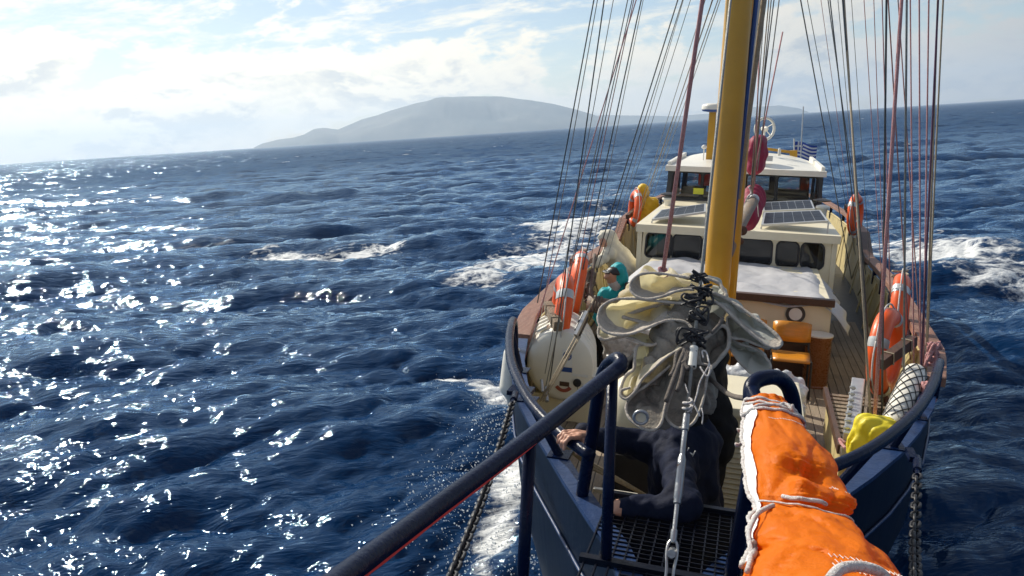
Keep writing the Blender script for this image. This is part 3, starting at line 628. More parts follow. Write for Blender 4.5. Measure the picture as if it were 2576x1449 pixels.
# ------------------------------------------------------------------ deck houses
def panel_with_windows(name, parent, mat, y, x0, x1, z0, z1, wins, lean, thick=0.05, glassmat='glass', frame='black', facing=-1, axis='Y'):
    """a wall across the ship with rounded window openings, panes and rubber frames; lean = sideways taper towards the roof"""
    def W(x, z, dy=0.0):
        k = 1 + lean*(z0 - z)/max(z1-z0, 1e-3); 
        return V3((x*k, y+dy, z)) if axis == 'Y' else V3((y+dy, x, z))
    def rr(a, b, c, d, r, n=5):
        P = []
        for cx, cz, s0 in ((b-r, d-r, 0), (a+r, d-r, 90), (a+r, c+r, 180), (b-r, c+r, 270)):
            for k in range(n): an = R(s0 + 90*k/(n-1)); P.append((cx + r*math.cos(an), cz + r*math.sin(an)))
        return P
    bm = bmesh.new(); cu = bpy.data.curves.new('wall', 'CURVE'); cu.dimensions = '2D'; cu.fill_mode = 'BOTH'; cu.extrude = thick/2
    def spl(P):
        s_ = cu.splines.new('POLY'); s_.points.add(len(P)-1)
        for pnt, (x, z) in zip(s_.points, P): pnt.co = (x, z, 0, 1)
        s_.use_cyclic_u = True
    spl([(x0, z0), (x1, z0), (x1, z1), (x0, z1)])
    for a, b, c, d, r in wins: spl(rr(a, b, c, d, r))
    tmp = bpy.data.objects.new('wall', cu); COL.objects.link(tmp); dg = bpy.context.evaluated_depsgraph_get(); dg.update()
    me = bpy.data.meshes.new_from_object(tmp.evaluated_get(dg)); bpy.data.objects.remove(tmp); bm.free()
    for v_ in me.vertices: v_.co = W(v_.co.x, v_.co.y, v_.co.z)
    me.materials.clear(); wall = link(name, me, M[mat], parent)
    for a, b, c, d, r in wins:
        f = MB(); f.tube([W(x, z, facing*(thick/2+0.004)) for x, z in rr(a, b, c, d, r)], 0.013, 6, closed=True); win = f.build('window_frame', M[frame], parent, smooth=True)
        g = MB(); P = [W(x, z, 0.0) for x, z in rr(a+0.002, b-0.002, c+0.002, d-0.002, r)]; g.add(P, [tuple(range(len(P)))]); g.build('window_pane', M[glassmat], parent)
    return wall
def empty_part(name, parent):
    o = bpy.data.objects.new(name, None); COL.objects.link(o); o.parent = parent; o.location = -ORG.get(parent.name, V3((0, 0, 0))); o.empty_display_size = 0.1; return o
house = empty_part('deckhouse', ship)
HY = 12.0
panel_with_windows('front_wall', house, 'cream', HY, -1.40, 1.40, -3.0, -1.59, [(-1.345, -0.945, -1.985, -1.615, 0.07), (-0.925, -0.49, -1.985, -1.615, 0.07), (-0.47, -0.06, -1.985, -1.615, 0.07), (0.06, 0.56, -1.985, -1.615, 0.07), (0.625, 0.945, -1.995, -1.615, 0.09), (0.975, 1.30, -1.995, -1.615, 0.09)], 0.045)
for side in (-1, 1):
    panel_with_windows('side_wall', house, 'cream', side*1.36, HY+0.03, 16.2, -3.0, -1.59, [(HY+0.35+1.0*k, HY+1.1+1.0*k, -1.985, -1.63, 0.07) for k in range(4)], 0, axis='X', facing=side)
    q = MB(); q.box((side*1.385-0.04, HY-0.045, -3.0), (side*1.385+0.03, HY+0.05, -1.59)); q.build('corner_post', M['cream'], house, bevel=0.006)
rf = MB()
def roofpt(u, v, top):
    x = (u*2-1)*1.44; y = HY - 0.12 + v*4.4; cam_ = 0.035*(1-(u*2-1)**2)*min(1, v*3+0.02); return V3((x, y, (-1.485 + cam_ - 0.02*v) if top else -1.60))
rf.grid(lambda u, v: roofpt(u, v, True), 15, 9); rf.grid(lambda u, v: roofpt(u, v, False), 15, 9)
for u in (0, 1): rf.grid(lambda a, v: roofpt(u, v, a > 0.5), 2, 9)
for v in (0, 1): rf.grid(lambda a, u: roofpt(u, v, a > 0.5), 2, 15)
rf.build('roof', M['cream'], house, auto=30)
q = MB(); q.box((-1.35, 12.06, -2.9), (1.35, 12.1, -2.05)); q.box((-1.3, 13.6, -2.9), (1.3, 13.64, -1.62)); q.build('saloon_bulkhead', M['dkwood'], house)
q = MB(); q.box((-0.9, 12.3, -2.6), (-0.2, 13.0, -2.1)); q.box((0.3, 12.3, -2.6), (1.1, 13.0, -2.1)); q.build('saloon_bench', M['varnish'], house)
# solar panels tilted on the roof
def solar(pts4, nx, ny):
    a, b, c, d = [V3(p) for p in pts4]; n = (b-a).cross(d-a).normalized(); n = n if n.z > 0 else -n
    root = MB(); root.prism([a, b, c, d], n*0.03); fr_ = root.build('solar_panel', M['alu'], house)
    e = 0.035
    def bl(u, v): return (a*(1-u) + b*u)*(1-v) + (d*(1-u) + c*u)*v
    m0 = 0.03
    cells = MB()
    for i in range(nx):
        for j in range(ny):
            u0, u1 = m0 + (1-2*m0)*i/nx + 0.004, m0 + (1-2*m0)*(i+1)/nx - 0.004; v0, v1 = m0*2 + (1-4*m0)*j/ny + 0.008, m0*2 + (1-4*m0)*(j+1)/ny - 0.008
            cells.add([bl(u0, v0)+n*0.033, bl(u1, v0)+n*0.033, bl(u1, v1)+n*0.033, bl(u0, v1)+n*0.033], [(0, 1, 2, 3)])
    cells.build('solar_cells', M['solar'], house)
    for p in (a, b): 
        q = MB(); q.bar(p, V3((p.x, p.y, -1.55)), 0.02, 0.02, (0, 1, 0)); q.build('panel_leg', M['alu'], house)
solar([at(1915, 570, Y=12.15), at(2084, 560, Y=12.15), at(2064, 533, Y=12.9), at(1922, 539, Y=12.9)], 6, 2)
solar([at(1920, 535, Y=13.6), at(2050, 529, Y=13.6), at(2041, 507, Y=14.3), at(1917, 513, Y=14.3)], 6, 2)
solar([at(1640, 556, Y=12.1), at(1776, 537, Y=12.2), at(1776, 516, Y=13.3), at(1664, 532, Y=13.2)], 5, 2)
for (x, y, Y_, top) in ((1681, 508, 15.0, 'black'), (2069, 530, 14.6, 'cream')):
    p = at(x, y, Y=Y_); q = MB(); q.lathe([(0.07, -0.12), (0.075, 0.0), (0.10, 0.03), (0.12, 0.05), (0.11, 0.08), (0.05, 0.10)], p, n=16); q.build('roof_vent', M['white'], house, auto=40)
    q = MB(); q.lathe([(0.02, 0.085), (0.15, 0.105), (0.16, 0.12), (0.05, 0.15)], p + (V3((0, 0, 0.03)) if top == 'black' else V3((0.02, 0.5, 0.02))), n=18); q.build('vent_cap', M['black'], house, auto=40)
# trunk in front of the house
tk = empty_part('cabin_trunk', ship)
q = MB(); q.box((-1.18, 9.5, -2.9), (1.18, 11.95, -1.98)); q.build('trunk_wall', M['cream'], tk, bevel=0.01)
q = MB(); q.bar((-1.2, 9.47, -1.955), (1.2, 9.47, -1.955), 0.10, 0.085); q.build('trunk_rail', M['dkwood'], tk, bevel=0.008)
q = MB(); q.box((-1.19, 9.47, -2.9), (1.02, 9.497, -2.44)); q.build('trunk_panelling', M['dkwood'], tk)
pc = at(2001, 790, Y=9.485); q = MB(); q.lathe([(0.074, 0.0), (0.074, 0.010), (0.080, 0.016), (0.103, 0.016), (0.109, 0.010), (0.109, 0.0)], pc, (0, -1, 0), 28); q.build('porthole_ring', M['dkgrey'], tk, auto=40)
q = MB(); q.lathe([(0.0735, 0.004), (0.0735, 0.013)], pc, (0, -1, 0), 24); q.build('porthole_disc', M['label'], tk)
# round wooden cabinet at the trunk corner
q = MB(); q.lathe([(0.145, 0), (0.15, 0.02), (0.14, 0.03), (0.14, 0.56), (0.15, 0.58), (0.15, 0.60)], (1.06, 9.33, -2.91), n=20); cb = q.build('corner_cabinet', M['varnish'], ship, auto=40)
q = MB(); q.lathe([(0.152, 0.601), (0.152, 0.616)], (1.06, 9.33, -2.91), n=20); q.build('cabinet_top', M['white'], cb)
# wheelhouse
wh = empty_part('wheelhouse', ship); WY = 16.2
panel_with_windows('front_wall', wh, 'dkgrey', WY, -1.50, 1.50, -1.72, -0.90, [(-1.40, -0.82, -1.43, -0.93, 0.07), (-0.78, 0.0, -1.43, -0.93, 0.07), (0.04, 0.62, -1.42, -0.93, 0.07), (0.66, 1.42, -1.44, -0.93, 0.07)], 0.035, glassmat='clearglass')
panel_with_windows('rear_wall', wh, 'dkwood', WY+2.4, -1.40, 1.40, -1.72, -0.90, [(-1.30, -0.95, -1.38, -0.95, 0.04), (-0.85, -0.45, -1.5, -0.95, 0.04), (0.05, 0.55, -1.40, -0.95, 0.04), (0.7, 1.2, -1.35, -0.95, 0.04)], 0.03, glassmat='clearglass', facing=1)
for side in (-1, 1): panel_with_windows('side_wall', wh, 'dkwood', side*1.44, WY+0.03, WY+2.4, -1.72, -0.90, [(WY+0.2, WY+1.0, -1.38, -0.95, 0.05), (WY+1.2, WY+2.1, -1.38, -0.95, 0.05)], 0, axis='X', glassmat='clearglass', facing=side)
rf = MB()
def wroof(u, v, top):
    x = (u*2-1)*(1.50 - 0.10*v); y = WY - 0.18 + v*2.8; return V3((x, y, (-0.80 + 0.23*v**0.8*(1 - 0.75*abs(u*2-1)**3)) if top else -0.905))
rf.grid(lambda u, v: wroof(u, v, True), 13, 9); rf.grid(lambda u, v: wroof(u, v, False), 13, 9)
for u in (0, 1): rf.grid(lambda a, v: wroof(u, v, a > 0.5), 2, 9)
for v in (0, 1): rf.grid(lambda a, u: wroof(u, v, a > 0.5), 2, 13)
rf.build('roof', M['white'], wh, auto=30)
for side in (-1, 1):
    q = MB(); q.bar((side*1.44, WY-0.05, -0.775), (side*1.36, WY+2.5, -0.67), 0.07, 0.10); q.build('roof_gutter', M['white'], wh, bevel=0.01)
q = MB(); q.box((-1.3, WY+0.3, -1.72), (1.3, WY+0.75, -1.42)); q.build('helm_console', M['dkwood'], wh)
q = MB(); q.box((-0.86, WY-0.012+0.05, -1.18), (-0.62, WY+0.045, -0.95)); q.build('red_notice', M['red'], wh)
pz_ = at(1757, 481, Y=WY-0.04); q = MB(); q.box((pz_.x-0.10, pz_.y-0.004, pz_.z-0.06), (pz_.x+0.10, pz_.y, pz_.z+0.06), None); q.build('yellow_notice', M['lemon'], wh)
# things on the wheelhouse roof: radar on a post, wind generator, rail, aerials, flag staff
p0 = at(1783, 385, Y=17.2); p1 = at(1786, 282, Y=17.2)
q = MB(); q.box((p0.x-0.05, p0.y-0.05, p0.z-0.15), (p0.x+0.09, p0.y+0.05, p1.z)); q.build('radar_post', M['yellow'], wh)
q = MB(); q.lathe([(0.12, 0.0), (0.24, 0.015), (0.26, 0.05)], p1 + V3((0.09, 0, 0.0)), n=24); q.build('radar_base', M['labelblue'], wh, auto=40)
q = MB(); q.lathe([(0.262, 0.05), (0.265, 0.12), (0.24, 0.155), (0.15, 0.175), (0.02, 0.18)], p1 + V3((0.09, 0, 0.0)), n=24); rd = q.build('radar_dome', M['white'], wh, auto=50)
pm = at(1771, 378, Y=16.9); q = MB(); q.tube([pm - V3((0, 0, 0.2)), pm + V3((0, 0, 0.04))], 0.012, 8); q.lathe([(0.03, 0.03), (0.055, 0.05), (0.055, 0.08), (0.02, 0.11)], pm, n=14); q.build('gps_aerial', M['white'], wh, auto=40)
wc = at(1924, 324, Y=18.2); q = MB(); q.tube([wc + V3((0.23*math.cos(a)*0.85, 0.23*math.cos(a)*0.5, 0.23*math.sin(a))) for a in np.linspace(0, 2*math.pi, 33)[:-1]], 0.03, 8, closed=True); wg = q.build('wind_generator', M['white'], wh, smooth=True)
q = MB(); q.lathe([(0.02, -0.12), (0.05, -0.08), (0.055, 0.06), (0.02, 0.12)], wc, (0.5, -0.85, 0), 12); q.tube([wc, wc - V3((0, 0, 0.75))], 0.02, 8)
for a in (30, 102, 174, 246, 318): q.bar(wc, wc + V3((0.21*math.cos(R(a))*0.85, 0.21*math.cos(R(a))*0.5, 0.21*math.sin(R(a)))), 0.035, 0.008)
q.build('generator_rotor', M['white'], wg, auto=40)
q = MB(); q.bar(at(1905, 371, Y=19), at(1997, 384, Y=19), 0.07, 0.06); q.bar(at(1996, 378, Y=19), at(1996, 402, Y=19), 0.16, 0.12, (0, 1, 0)); q.build('aft_gallows', M['yellow'], wh)
q = MB(); q.tube([at(2014, 402, Y=20), at(2021, 268, Y=20)], 0.014, 6); q.build('whip_aerial', M['alu'], wh)
q = MB(); q.tube([at(1998, 400, Y=22), at(1998, 349, Y=22)], 0.018, 6); q.build('flag_staff', M['white'], wh)
q = MB(); a_ = at(1918, 392, Y=16.6); q.box((a_.x-0.02, a_.y, a_.z-0.1), (a_.x+0.2, a_.y+0.2, a_.z+0.0)); a_ = at(1961, 379, Y=16.9); q.lathe([(0.03, -0.1), (0.03, 0.02), (0.015, 0.05)], a_, n=10); q.build('roof_fitting', M['white'], wh)
# ------------------------------------------------------------------ mast, spars and rigging
MX, MY = -0.07, 8.0
q = MB(); q.tube([(MX, MY, -2.75), (MX, MY, -1.4), (MX, MY, 3.0), (MX, MY, 13.0)], [0.135, 0.127, 0.122, 0.085], 28); mast = q.build('mast', M['yellow'], ship, smooth=True)
q = MB(); q.tube([(MX+0.135, MY+0.33, -2.8), (MX+0.135, MY+0.33, -1.05), (MX+0.135, MY+0.33, 3.5)], 0.058, 18); q.build('sail_track_post', M['yellow'], ship, smooth=True)
def along(pts, r, mat, name, n=8):
    q = MB(); q.tube(pts, r, n); return q.build(name, M[mat], ship, smooth=True)
up_ = V3((0, 0, 9))
def run(p, q_, ext, r, mat, name, n=8):
    d = (q_-p).normalized(); return along([p, q_, q_ + d*ext], r, mat, name, n)
run(at(1838, 640, Y=8.05), at(1905, -30, Y=8.05), 6, 0.022, 'labelblue', 'navy_sail_sleeve', 10)
run(at(1849, 520, Y=8.1), at(1913, -30, Y=8.1), 6, 0.014, 'white', 'luff_cord', 8)
run(at(1856, 500, Y=8.15), at(1926, -30, Y=8.15), 6, 0.026, 'rope', 'halyard_bundle', 10)
# forestay with its rigging screw
F0 = V3((0.012, 2.92, -1.665)); fd_ = V3((-0.02, 1.0, 0.95)).normalized(); FL = 7.0
fs = lambda d: F0 + fd_*d
along([fs(0.6), fs(FL)], 0.0085, 'wire', 'forestay')
q = MB(); q.tube([fs(0.04), fs(0.05), fs(0.09), fs(0.095)], [0.010, 0.014, 0.014, 0.009], 10); q.tube([fs(0.095), fs(0.20)], 0.0095, 10); q.tube([fs(0.20), fs(0.203), fs(0.222), fs(0.226), fs(0.40), fs(0.405), fs(0.42)], [0.012, 0.0155, 0.0155, 0.0175, 0.0175, 0.0155, 0.012], 12); q.tube([fs(0.42), fs(0.425), fs(0.53), fs(0.535), fs(0.61)], [0.010, 0.0115, 0.0115, 0.0165, 0.0155], 12); q.build('rigging_screw', M['steel'], ship, auto=40)
q = MB()
for sx in (-1, 1): q.tube(smooth_path([fs(0.05) + V3((sx*0.007, 0, 0)), fs(0.03) + V3((sx*0.018, 0, 0)), fs(-0.01) + V3((sx*0.020, 0, 0)), fs(-0.07) + V3((sx*0.014, 0, 0)), fs(-0.12) + V3((sx*0.015, 0, 0))], 4), 0.006, 8)
q.lathe([(0.017, -0.025), (0.017, 0.025)], fs(0.0), (0, 1, -0.3), 14); q.build('stay_shackle', M['steel'], ship, auto=40)
q = MB(); q.tube([fs(0.845), fs(0.848), fs(0.955), fs(0.958)], [0.016, 0.0215, 0.0215, 0.016], 14); sv = q.build('stay_sleeve', M['white'], ship, auto=40)
for d2 in (0.86, 0.94):
    for sx in (-1, 1): q = MB(); q.lathe([(0.006, 0.0), (0.006, 0.003)], fs(d2) + V3((sx*0.011, -0.0185, 0)), (sx*0.45, -1, 0.2), 10); q.build('sleeve_bolt', M['black'], sv)
# shrouds, backstays and running rigging: foot, a second point higher in the picture, thickness and kind.
# A line to the mast is carried on in the vertical plane of its foot and the mast until it meets the mast.
def to_mast(foot, x2, y2, r, mat, name, top_off=0.0):
    nrm = (V3((MX+top_off, MY, 0)) - V3((foot.x, foot.y, 0))).cross(V3((0, 0, 1))).normalized()
    d = BB[2] + BB[0]*((x2-CX)/FPX) - BB[1]*((y2-CY)/FPX); den = d.dot(nrm)
    k = (foot - CAMB).dot(nrm)/den; p2 = CAMB + d*k
    hd = V3((MX+top_off-foot.x, MY-foot.y, 0)).length; h2 = V3((p2.x-foot.x, p2.y-foot.y, 0)).dot((V3((MX+top_off, MY, 0))-V3((foot.x, foot.y, 0))).normalized())
    s_ = hd/h2 if h2 > 0.05 else 6
    if not 0 < s_ < 8 or k < 0: s_ = 4
    end = foot + (p2-foot)*s_; sg = 0.0 if 'wire' in mat else random.uniform(0.015, 0.05); hx_ = random.uniform(-1, 1)*sg
    return along([foot.lerp(end, f) + V3((hx_*4*f*(1-f), 0, -sg*4*f*(1-f))) for f in np.linspace(0, 1, 3 if sg == 0 else 14)], r, mat, name, 6)
L = lambda x, y, Y: at(x, y, Y=Y)
# (foot x, foot y, foot Y, upper x, upper y, radius, material)
for fx, fy, fY, ux, uy, r_, mat in [
    (1352, 762, 6.9, 1494, 0, .010, 'dkwire'), (1360, 800, 6.8, 1503, 0, .007, 'wire'), (1378, 995, 6.1, 1520, 0, .0095, 'dkwire'), (1371, 940, 6.3, 1543, 0, .006, 'wire'),
    (1366, 1005, 6.0, 1579, 0, .008, 'wire'), (1420, 760, 7.3, 1590, 0, .008, 'dkwire'), (1317, 912, 6.35, 1599, 0, .009, 'redrope'), (1440, 800, 7.2, 1613, 0, .010, 'dkwire'), (1405, 900, 6.9, 1600, 0, .007, 'ruddyrope'), (1462, 770, 7.6, 1618, 0, .006, 'wire'),
    (1490, 720, 8.8, 1717, 0, .008, 'dkwire'), (1482, 712, 8.6, 1705, 0, .011, 'dkwire'), (1530, 640, 11.5, 1719, 0, .006, 'wire'), (1548, 600, 12.5, 1737, 0, .006, 'dkwire'),
    (1597, 560, 15.5, 1774, 0, .007, 'wire'), (1604, 548, 16.0, 1790, 0, .009, 'rope'), (1612, 540, 16.4, 1793, 0, .008, 'wire'), (1622, 520, 17.0, 1806, 0, .009, 'wire'), (1640, 500, 17.5, 1812, 0, .007, 'wire'),
    (2196, 1010, 7.3, 2120, 0, .012, 'dkwire'), (2190, 900, 8.2, 2088, 0, .009, 'dkwire'), (2142, 700, 12.8, 2014, 0, .011, 'dkwire'), (2152, 640, 14.0, 2031, 0, .007, 'dkwire'), (2148, 600, 15.0, 2063, 0, .006, 'redrope'), (2178, 690, 13.5, 2083, 0, .009, 'dkwire'), (2165, 640, 14.5, 2108, 0, .007, 'wire'), (2190, 690, 12.5, 2142, 0, .006, 'wire'),
    (2218, 700, 11.0, 2174, 0, .007, 'redrope'), (2225, 720, 10.5, 2202, 0, .007, 'redrope'), (2240, 760, 9.5, 2218, 0, .009, 'redrope'), (2218, 1110, 6.1, 2230, 0, .012, 'dkwire'), (2272, 1115, 5.9, 2281, 0, .012, 'wire'), (2290, 905, 7.2, 2237, 0, .009, 'ruddyrope'),
    (2322, 960, 6.5, 2256, 0, .007, 'ruddyrope'), (2300, 1000, 6.4, 2296, 0, .008, 'redrope'), (2316, 1005, 6.3, 2313, 0, .009, 'redrope'), (2322, 990, 6.4, 2333, 0, .009, 'redrope'), (2312, 1030, 6.1, 2356, 0, .011, 'purple'), (2328, 960, 6.4, 2360, 0, .011, 'rope'), (2330, 940, 6.4, 2382, 0, .010, 'rope')]:
    to_mast(L(fx, fy, fY), ux, uy, r_*0.62, mat, 'shroud' if 'wire' in mat else 'rigging_rope', (-0.12 if fx < 1800 else 0.12))
run(L(2195, 1130, 5.4), L(2268, 0, 6.6), 7, .013, 'redrope', 'rigging_rope')
run(L(2195, 1128, 5.6), L(2150, 420, 6.9), 7, .009, 'rope', 'rigging_rope')
# thick red halyard down to the furled staysail, with its knot
pk = L(1668, 683, 6.2); run(pk, L(1767, 0, 6.2), 6, .0165, 'redrope', 'red_halyard', 10)
q = MB(); q.tube(smooth_path([pk + V3((0.03*math.cos(a*2.1), 0.03*math.sin(a*1.3), 0.035*math.sin(a*1.7)-0.01)) for a in np.linspace(0, 7, 16)], 3), .013, 8); q.build('halyard_knot', M['redrope'], ship, smooth=True)
q = MB(); q.tube([pk, L(1640, 742, 6.15)], .016, 8); q.tube([pk, L(1682, 738, 6.1)], .014, 8); q.build('halyard_tail', M['redrope'], ship, smooth=True)
# lines beside the mast to the boom
for tx, bx, by, r_, mat in ((1925, 1888, 480, .005, 'wire'), (1934, 1892, 490, .006, 'rope'), (1940, 1893, 488, .006, 'wire'), (1947, 1889, 470, .006, 'dkwire'), (1960, 1905, 430, .006, 'wire')): run(L(bx, by, 9.3), L(tx, 0, 9.0), 5, r_, mat, 'topping_lift')
for bx, by, tx in ((1884, 505, 1925), (1898, 470, 1904)): run(L(bx, by, 9.4), L(tx, 300, 9.6), 1, .008, 'redrope', 'topping_lift')
# boom end and furled sail covers
q = MB(); q.tube([L(1832, 640, 8.15), L(1846, 600, 8.4), L(1893, 507, 9.3)], [0.05, 0.055, 0.062], 16); q.build('boom', M['spar'], ship, smooth=True)
q = MB(); q.tube([L(1893, 507, 9.31), L(1896, 501, 9.38)], [0.066, 0.064], 16); q.build('boom_ferrule', M['steel'], ship, smooth=True)
for dx_, dy_, s_ in ((10, -22, .05), (4, 4, .04)):
    q = MB(); c = L(1857+dx_, 602+dy_, 8.55); q.lathe([(0.02, -0.03), (s_, -0.02), (s_, 0.02), (0.02, 0.03)], c, (0.3, -1, 0), 14); q.build('boom_block', M['dkwood'], ship, auto=40)
for nm, c, ax_, rad_ in (('crimson_sail_cover', L(1880, 540, 9.9), (0.12, 1.0, 0.30), 0.125), ('crimson_sail_cover', L(1900, 390, 15.0), (0.1, 0.8, 0.05), 0.17)):
    c = np.array(c); a_ = np.array(ax_); tall = 0.07 if rad_ < 0.16 else 0.20
    blob(nm, [(c + (0, 0, tall), c + a_*0.5 + (0, 0, tall), rad_*0.8, rad_*0.8, 0), (c - (0, 0, tall), c + a_*0.5 - (0, 0, tall), rad_*0.85, rad_*0.85, 0), (c, c + a_*0.6, rad_, rad_, 0)], 0.08, 0.018, M['magenta'], ship, lump=lambda X, Y, Z: wob(X, Y, Z*0.6, 26, 0.02, 4))
q = MB(); q.tube([L(1905, 500, 9.5) + V3((0.0, 0, 0)), L(1908, 545, 9.75)], 0.006, 6); q.build('sail_tie', M['whiterope'], ship, smooth=True); q = MB(); q.tube(smooth_path([L(1878, 500, 9.2), L(1868, 540, 9.2), L(1872, 575, 9.2)], 4), 0.008, 6); q.build('sail_tie', M['whiterope'], ship, smooth=True); q = MB(); q.tube(smooth_path([L(1884, 470, 9.3), L(1890, 485, 9.3), L(1880, 498, 9.25), L(1894, 500, 9.3)], 4), 0.012, 6); q.build('sail_tie', M['whiterope'], ship, smooth=True)
# timber spreader boards lashed across the shrouds
for a_, b_, w_, mat in ((L(1378, 768, 6.75), L(1404, 822, 6.25), 0.085, 'greywood'), (L(1440, 661, 8.2), L(1470, 634, 9.0), 0.085, 'cap'), (L(1578, 546, 15.6), L(1612, 516, 16.4), 0.09, 'dkwood'), (L(2214, 916, 6.35), L(2297, 856, 6.75), 0.085, 'dkwood'), (L(2128, 520, 16.8), L(2150, 552, 15.6), 0.10, 'cap')):
    q = MB(); q.bar(a_, b_, 0.07, w_); bd = q.build('lashing_board', M[mat], ship, bevel=0.004)
    for f in (0.25, 0.8):
        c = a_.lerp(b_, f); q = MB(); d_ = (b_-a_).normalized(); s_ = d_.cross(V3((0, 0, 1))).normalized(); u_ = s_.cross(d_)
        q.tube([c + s_*0.04 + u_*0.047, c - s_*0.04 + u_*0.047, c - s_*0.04 - u_*0.047, c + s_*0.04 - u_*0.047], 0.006, 6, closed=True); q.build('lashing', M['rope'], bd)
q = MB(); q.tube([L(2263, 742, 8.4), L(2263, 690, 8.4)], [0.05, 0.055], 8); q.build('belaying_post', M['varnish'], ship)
q = MB(); q.tube(smooth_path([L(2263, 702, 8.4) + V3((0.07*math.cos(a), 0.07*math.sin(a), 0.008*a)) for a in np.linspace(0, 12, 24)], 2), .012, 6); q.build('rope_turns', M['rope'], ship, smooth=True)
for c, mat, nm in ((L(2350, 885, 6.3), 'redrope', 'rope_hank'), (L(2335, 1000, 5.8), 'redrope', 'rope_hank'), (L(1606, 510, 16.0), 'rope', 'rope_hank'), (L(1488, 700, 8.4), 'dkrope', 'rope_hank'), (L(1482, 735, 7.9), 'dkrope', 'rope_hank')):
    q = MB()
    for i in range(5): q.tube(smooth_path([c + V3((random.uniform(-.05, .05), random.uniform(-.04, .04), random.uniform(-.11, .10))) for _ in range(6)], 4, closed=True), .012, 6, closed=True)
    q.build(nm, M[mat], ship, smooth=True)
# tackle leading down to the foredeck on the left
q = MB(); q.bar(L(1474, 792, 6.2), L(1452, 838, 6.05), 0.04, 0.09); blk = q.build('tackle_block', M['black'], ship, bevel=0.012)
q = MB(); q.bar(L(1476, 786, 6.18), L(1448, 845, 6.0), 0.047, 0.025, (1, 0, 0)); q.build('block_cheek', M['alu'], blk)
for x0, y0, x1, y1 in ((1452, 850, 1363, 1005), (1456, 846, 1372, 1000), (1448, 845, 1358, 1010), (1460, 846, 1366, 1010)): along([L(x0, y0, 6.0), L(x1, y1, 5.5)], .0065, 'rope', 'tackle_fall', 6)
along([L(1475, 790, 6.2), L(1497, 745, 7.3)], .009, 'rope', 'tackle_fall', 6)
for k in range(3): along([L(1372+5*k, 1090+3*k, 4.4), L(1480+6*k, 1160+10*k, 4.35), L(1632+4*k, 1250+2*k, 4.6)], .009, 'rope', 'tackle_fall', 6)
for a_, b_, r_ in ((L(1376, 1010, 5.9), L(1372, 975, 6.0), .022), (L(1364, 985, 5.85), L(1362, 955, 5.9), .018), (L(2218, 1132, 5.7), L(2218, 1090, 5.9), .024), (L(2200, 1120, 5.5), L(2202, 1080, 5.6), .02), (L(2271, 1075, 6.0), L(2271, 1010, 6.2), .018)):
    q = MB(); q.tube([a_, b_], r_*0.8, 8); q.build('shroud_screw', M['steel'], ship, auto=40)
# ------------------------------------------------------------------ things lying, hanging and standing aboard
def life_ring(c, nrm, roll, label, rope=True):
    t_ = thing('life_ring', c, label, 'life ring', 'orange life rings', local=True)
    t_.rotation_mode = 'QUATERNION'; t_.rotation_quaternion = V3(nrm).normalized().to_track_quat('Z', 'Y') @ Matrix.Rotation(R(roll), 3, 'Z').to_quaternion()
    if 'ring' not in PROTO:
        q = MB(); q.tube([V3((0.300*math.cos(a), 0.300*math.sin(a), 0)) for a in np.linspace(0, 2*math.pi, 49)[:-1]], 0.070, 16, closed=True, squash=1.15); b = q.build('ring_body', M['ring'], t_, smooth=True); PROTO['ring'] = [b]
        for k in range(4):
            q = MB(); q.tube([V3((0.300*math.cos(a), 0.300*math.sin(a), 0)) for a in np.linspace(k*math.pi/2-0.12+0.6, k*math.pi/2+0.12+0.6, 6)], 0.0725, 16, caps=False, squash=1.15); PROTO['ring'].append(q.build('reflective_band', M['tape'], t_, smooth=True))
        q = MB()
        for k in range(4):
            a0 = k*math.pi/2 + 0.6; q.tube(smooth_path([V3(((0.385 + 0.035*math.sin(math.pi*f))*math.cos(a0+f*math.pi/2), (0.385 + 0.035*math.sin(math.pi*f))*math.sin(a0+f*math.pi/2), 0)) for f in np.linspace(0, 1, 7)], 3), 0.0075, 6)
        PROTO['ring'].append(q.build('grab_line', M['whiterope'], t_, smooth=True))
    else:
        for p in PROTO['ring']: c_ = p.copy(); COL.objects.link(c_); c_.parent = t_
    return t_
PROTO = {}
life_ring(L(1410, 790, 6.75), (-0.97, -0.28, 0.10), 10, 'orange life ring with grey bands hanging low beside the white raft canister')
life_ring(L(1446, 725, 7.5), (-0.95, -0.22, 0.15), 40, 'orange life ring hanging just behind and above the one by the raft canister')
life_ring(L(1597, 524, 15.9), (-0.93, -0.34, 0.05), 20, 'distant orange life ring on the rail beside the yellow oilskin coat')
life_ring(L(2229, 886, 7.0), (0.93, -0.37, 0.05), 30, 'large orange life ring hanging beside the dark timber board above the slatted crate')
life_ring(L(2264, 785, 8.2), (0.97, -0.20, 0.05), 5, 'orange life ring hanging from the belaying post at the right bulwark')
life_ring(L(2152, 540, 15.4), (0.93, -0.32, 0.05), 20, 'distant orange life ring on the rail right of the wheelhouse')
q = MB(); c = L(2252, 985, 7.0); q.tube(smooth_path([c, c + V3((0.02, 0, -0.08)), c + V3((0.0, 0, -0.16)), c + V3((0.05, 0, -0.24))], 4), .009, 6); q.tube(smooth_path([c, c + V3((0.05, 0, -0.1)), c + V3((0.04, 0, -0.2))], 4), .009, 6); tag(q.build('cord_end', M['whiterope'], None, smooth=True), 'frayed white cord end hanging under the large right life ring', 'cord')
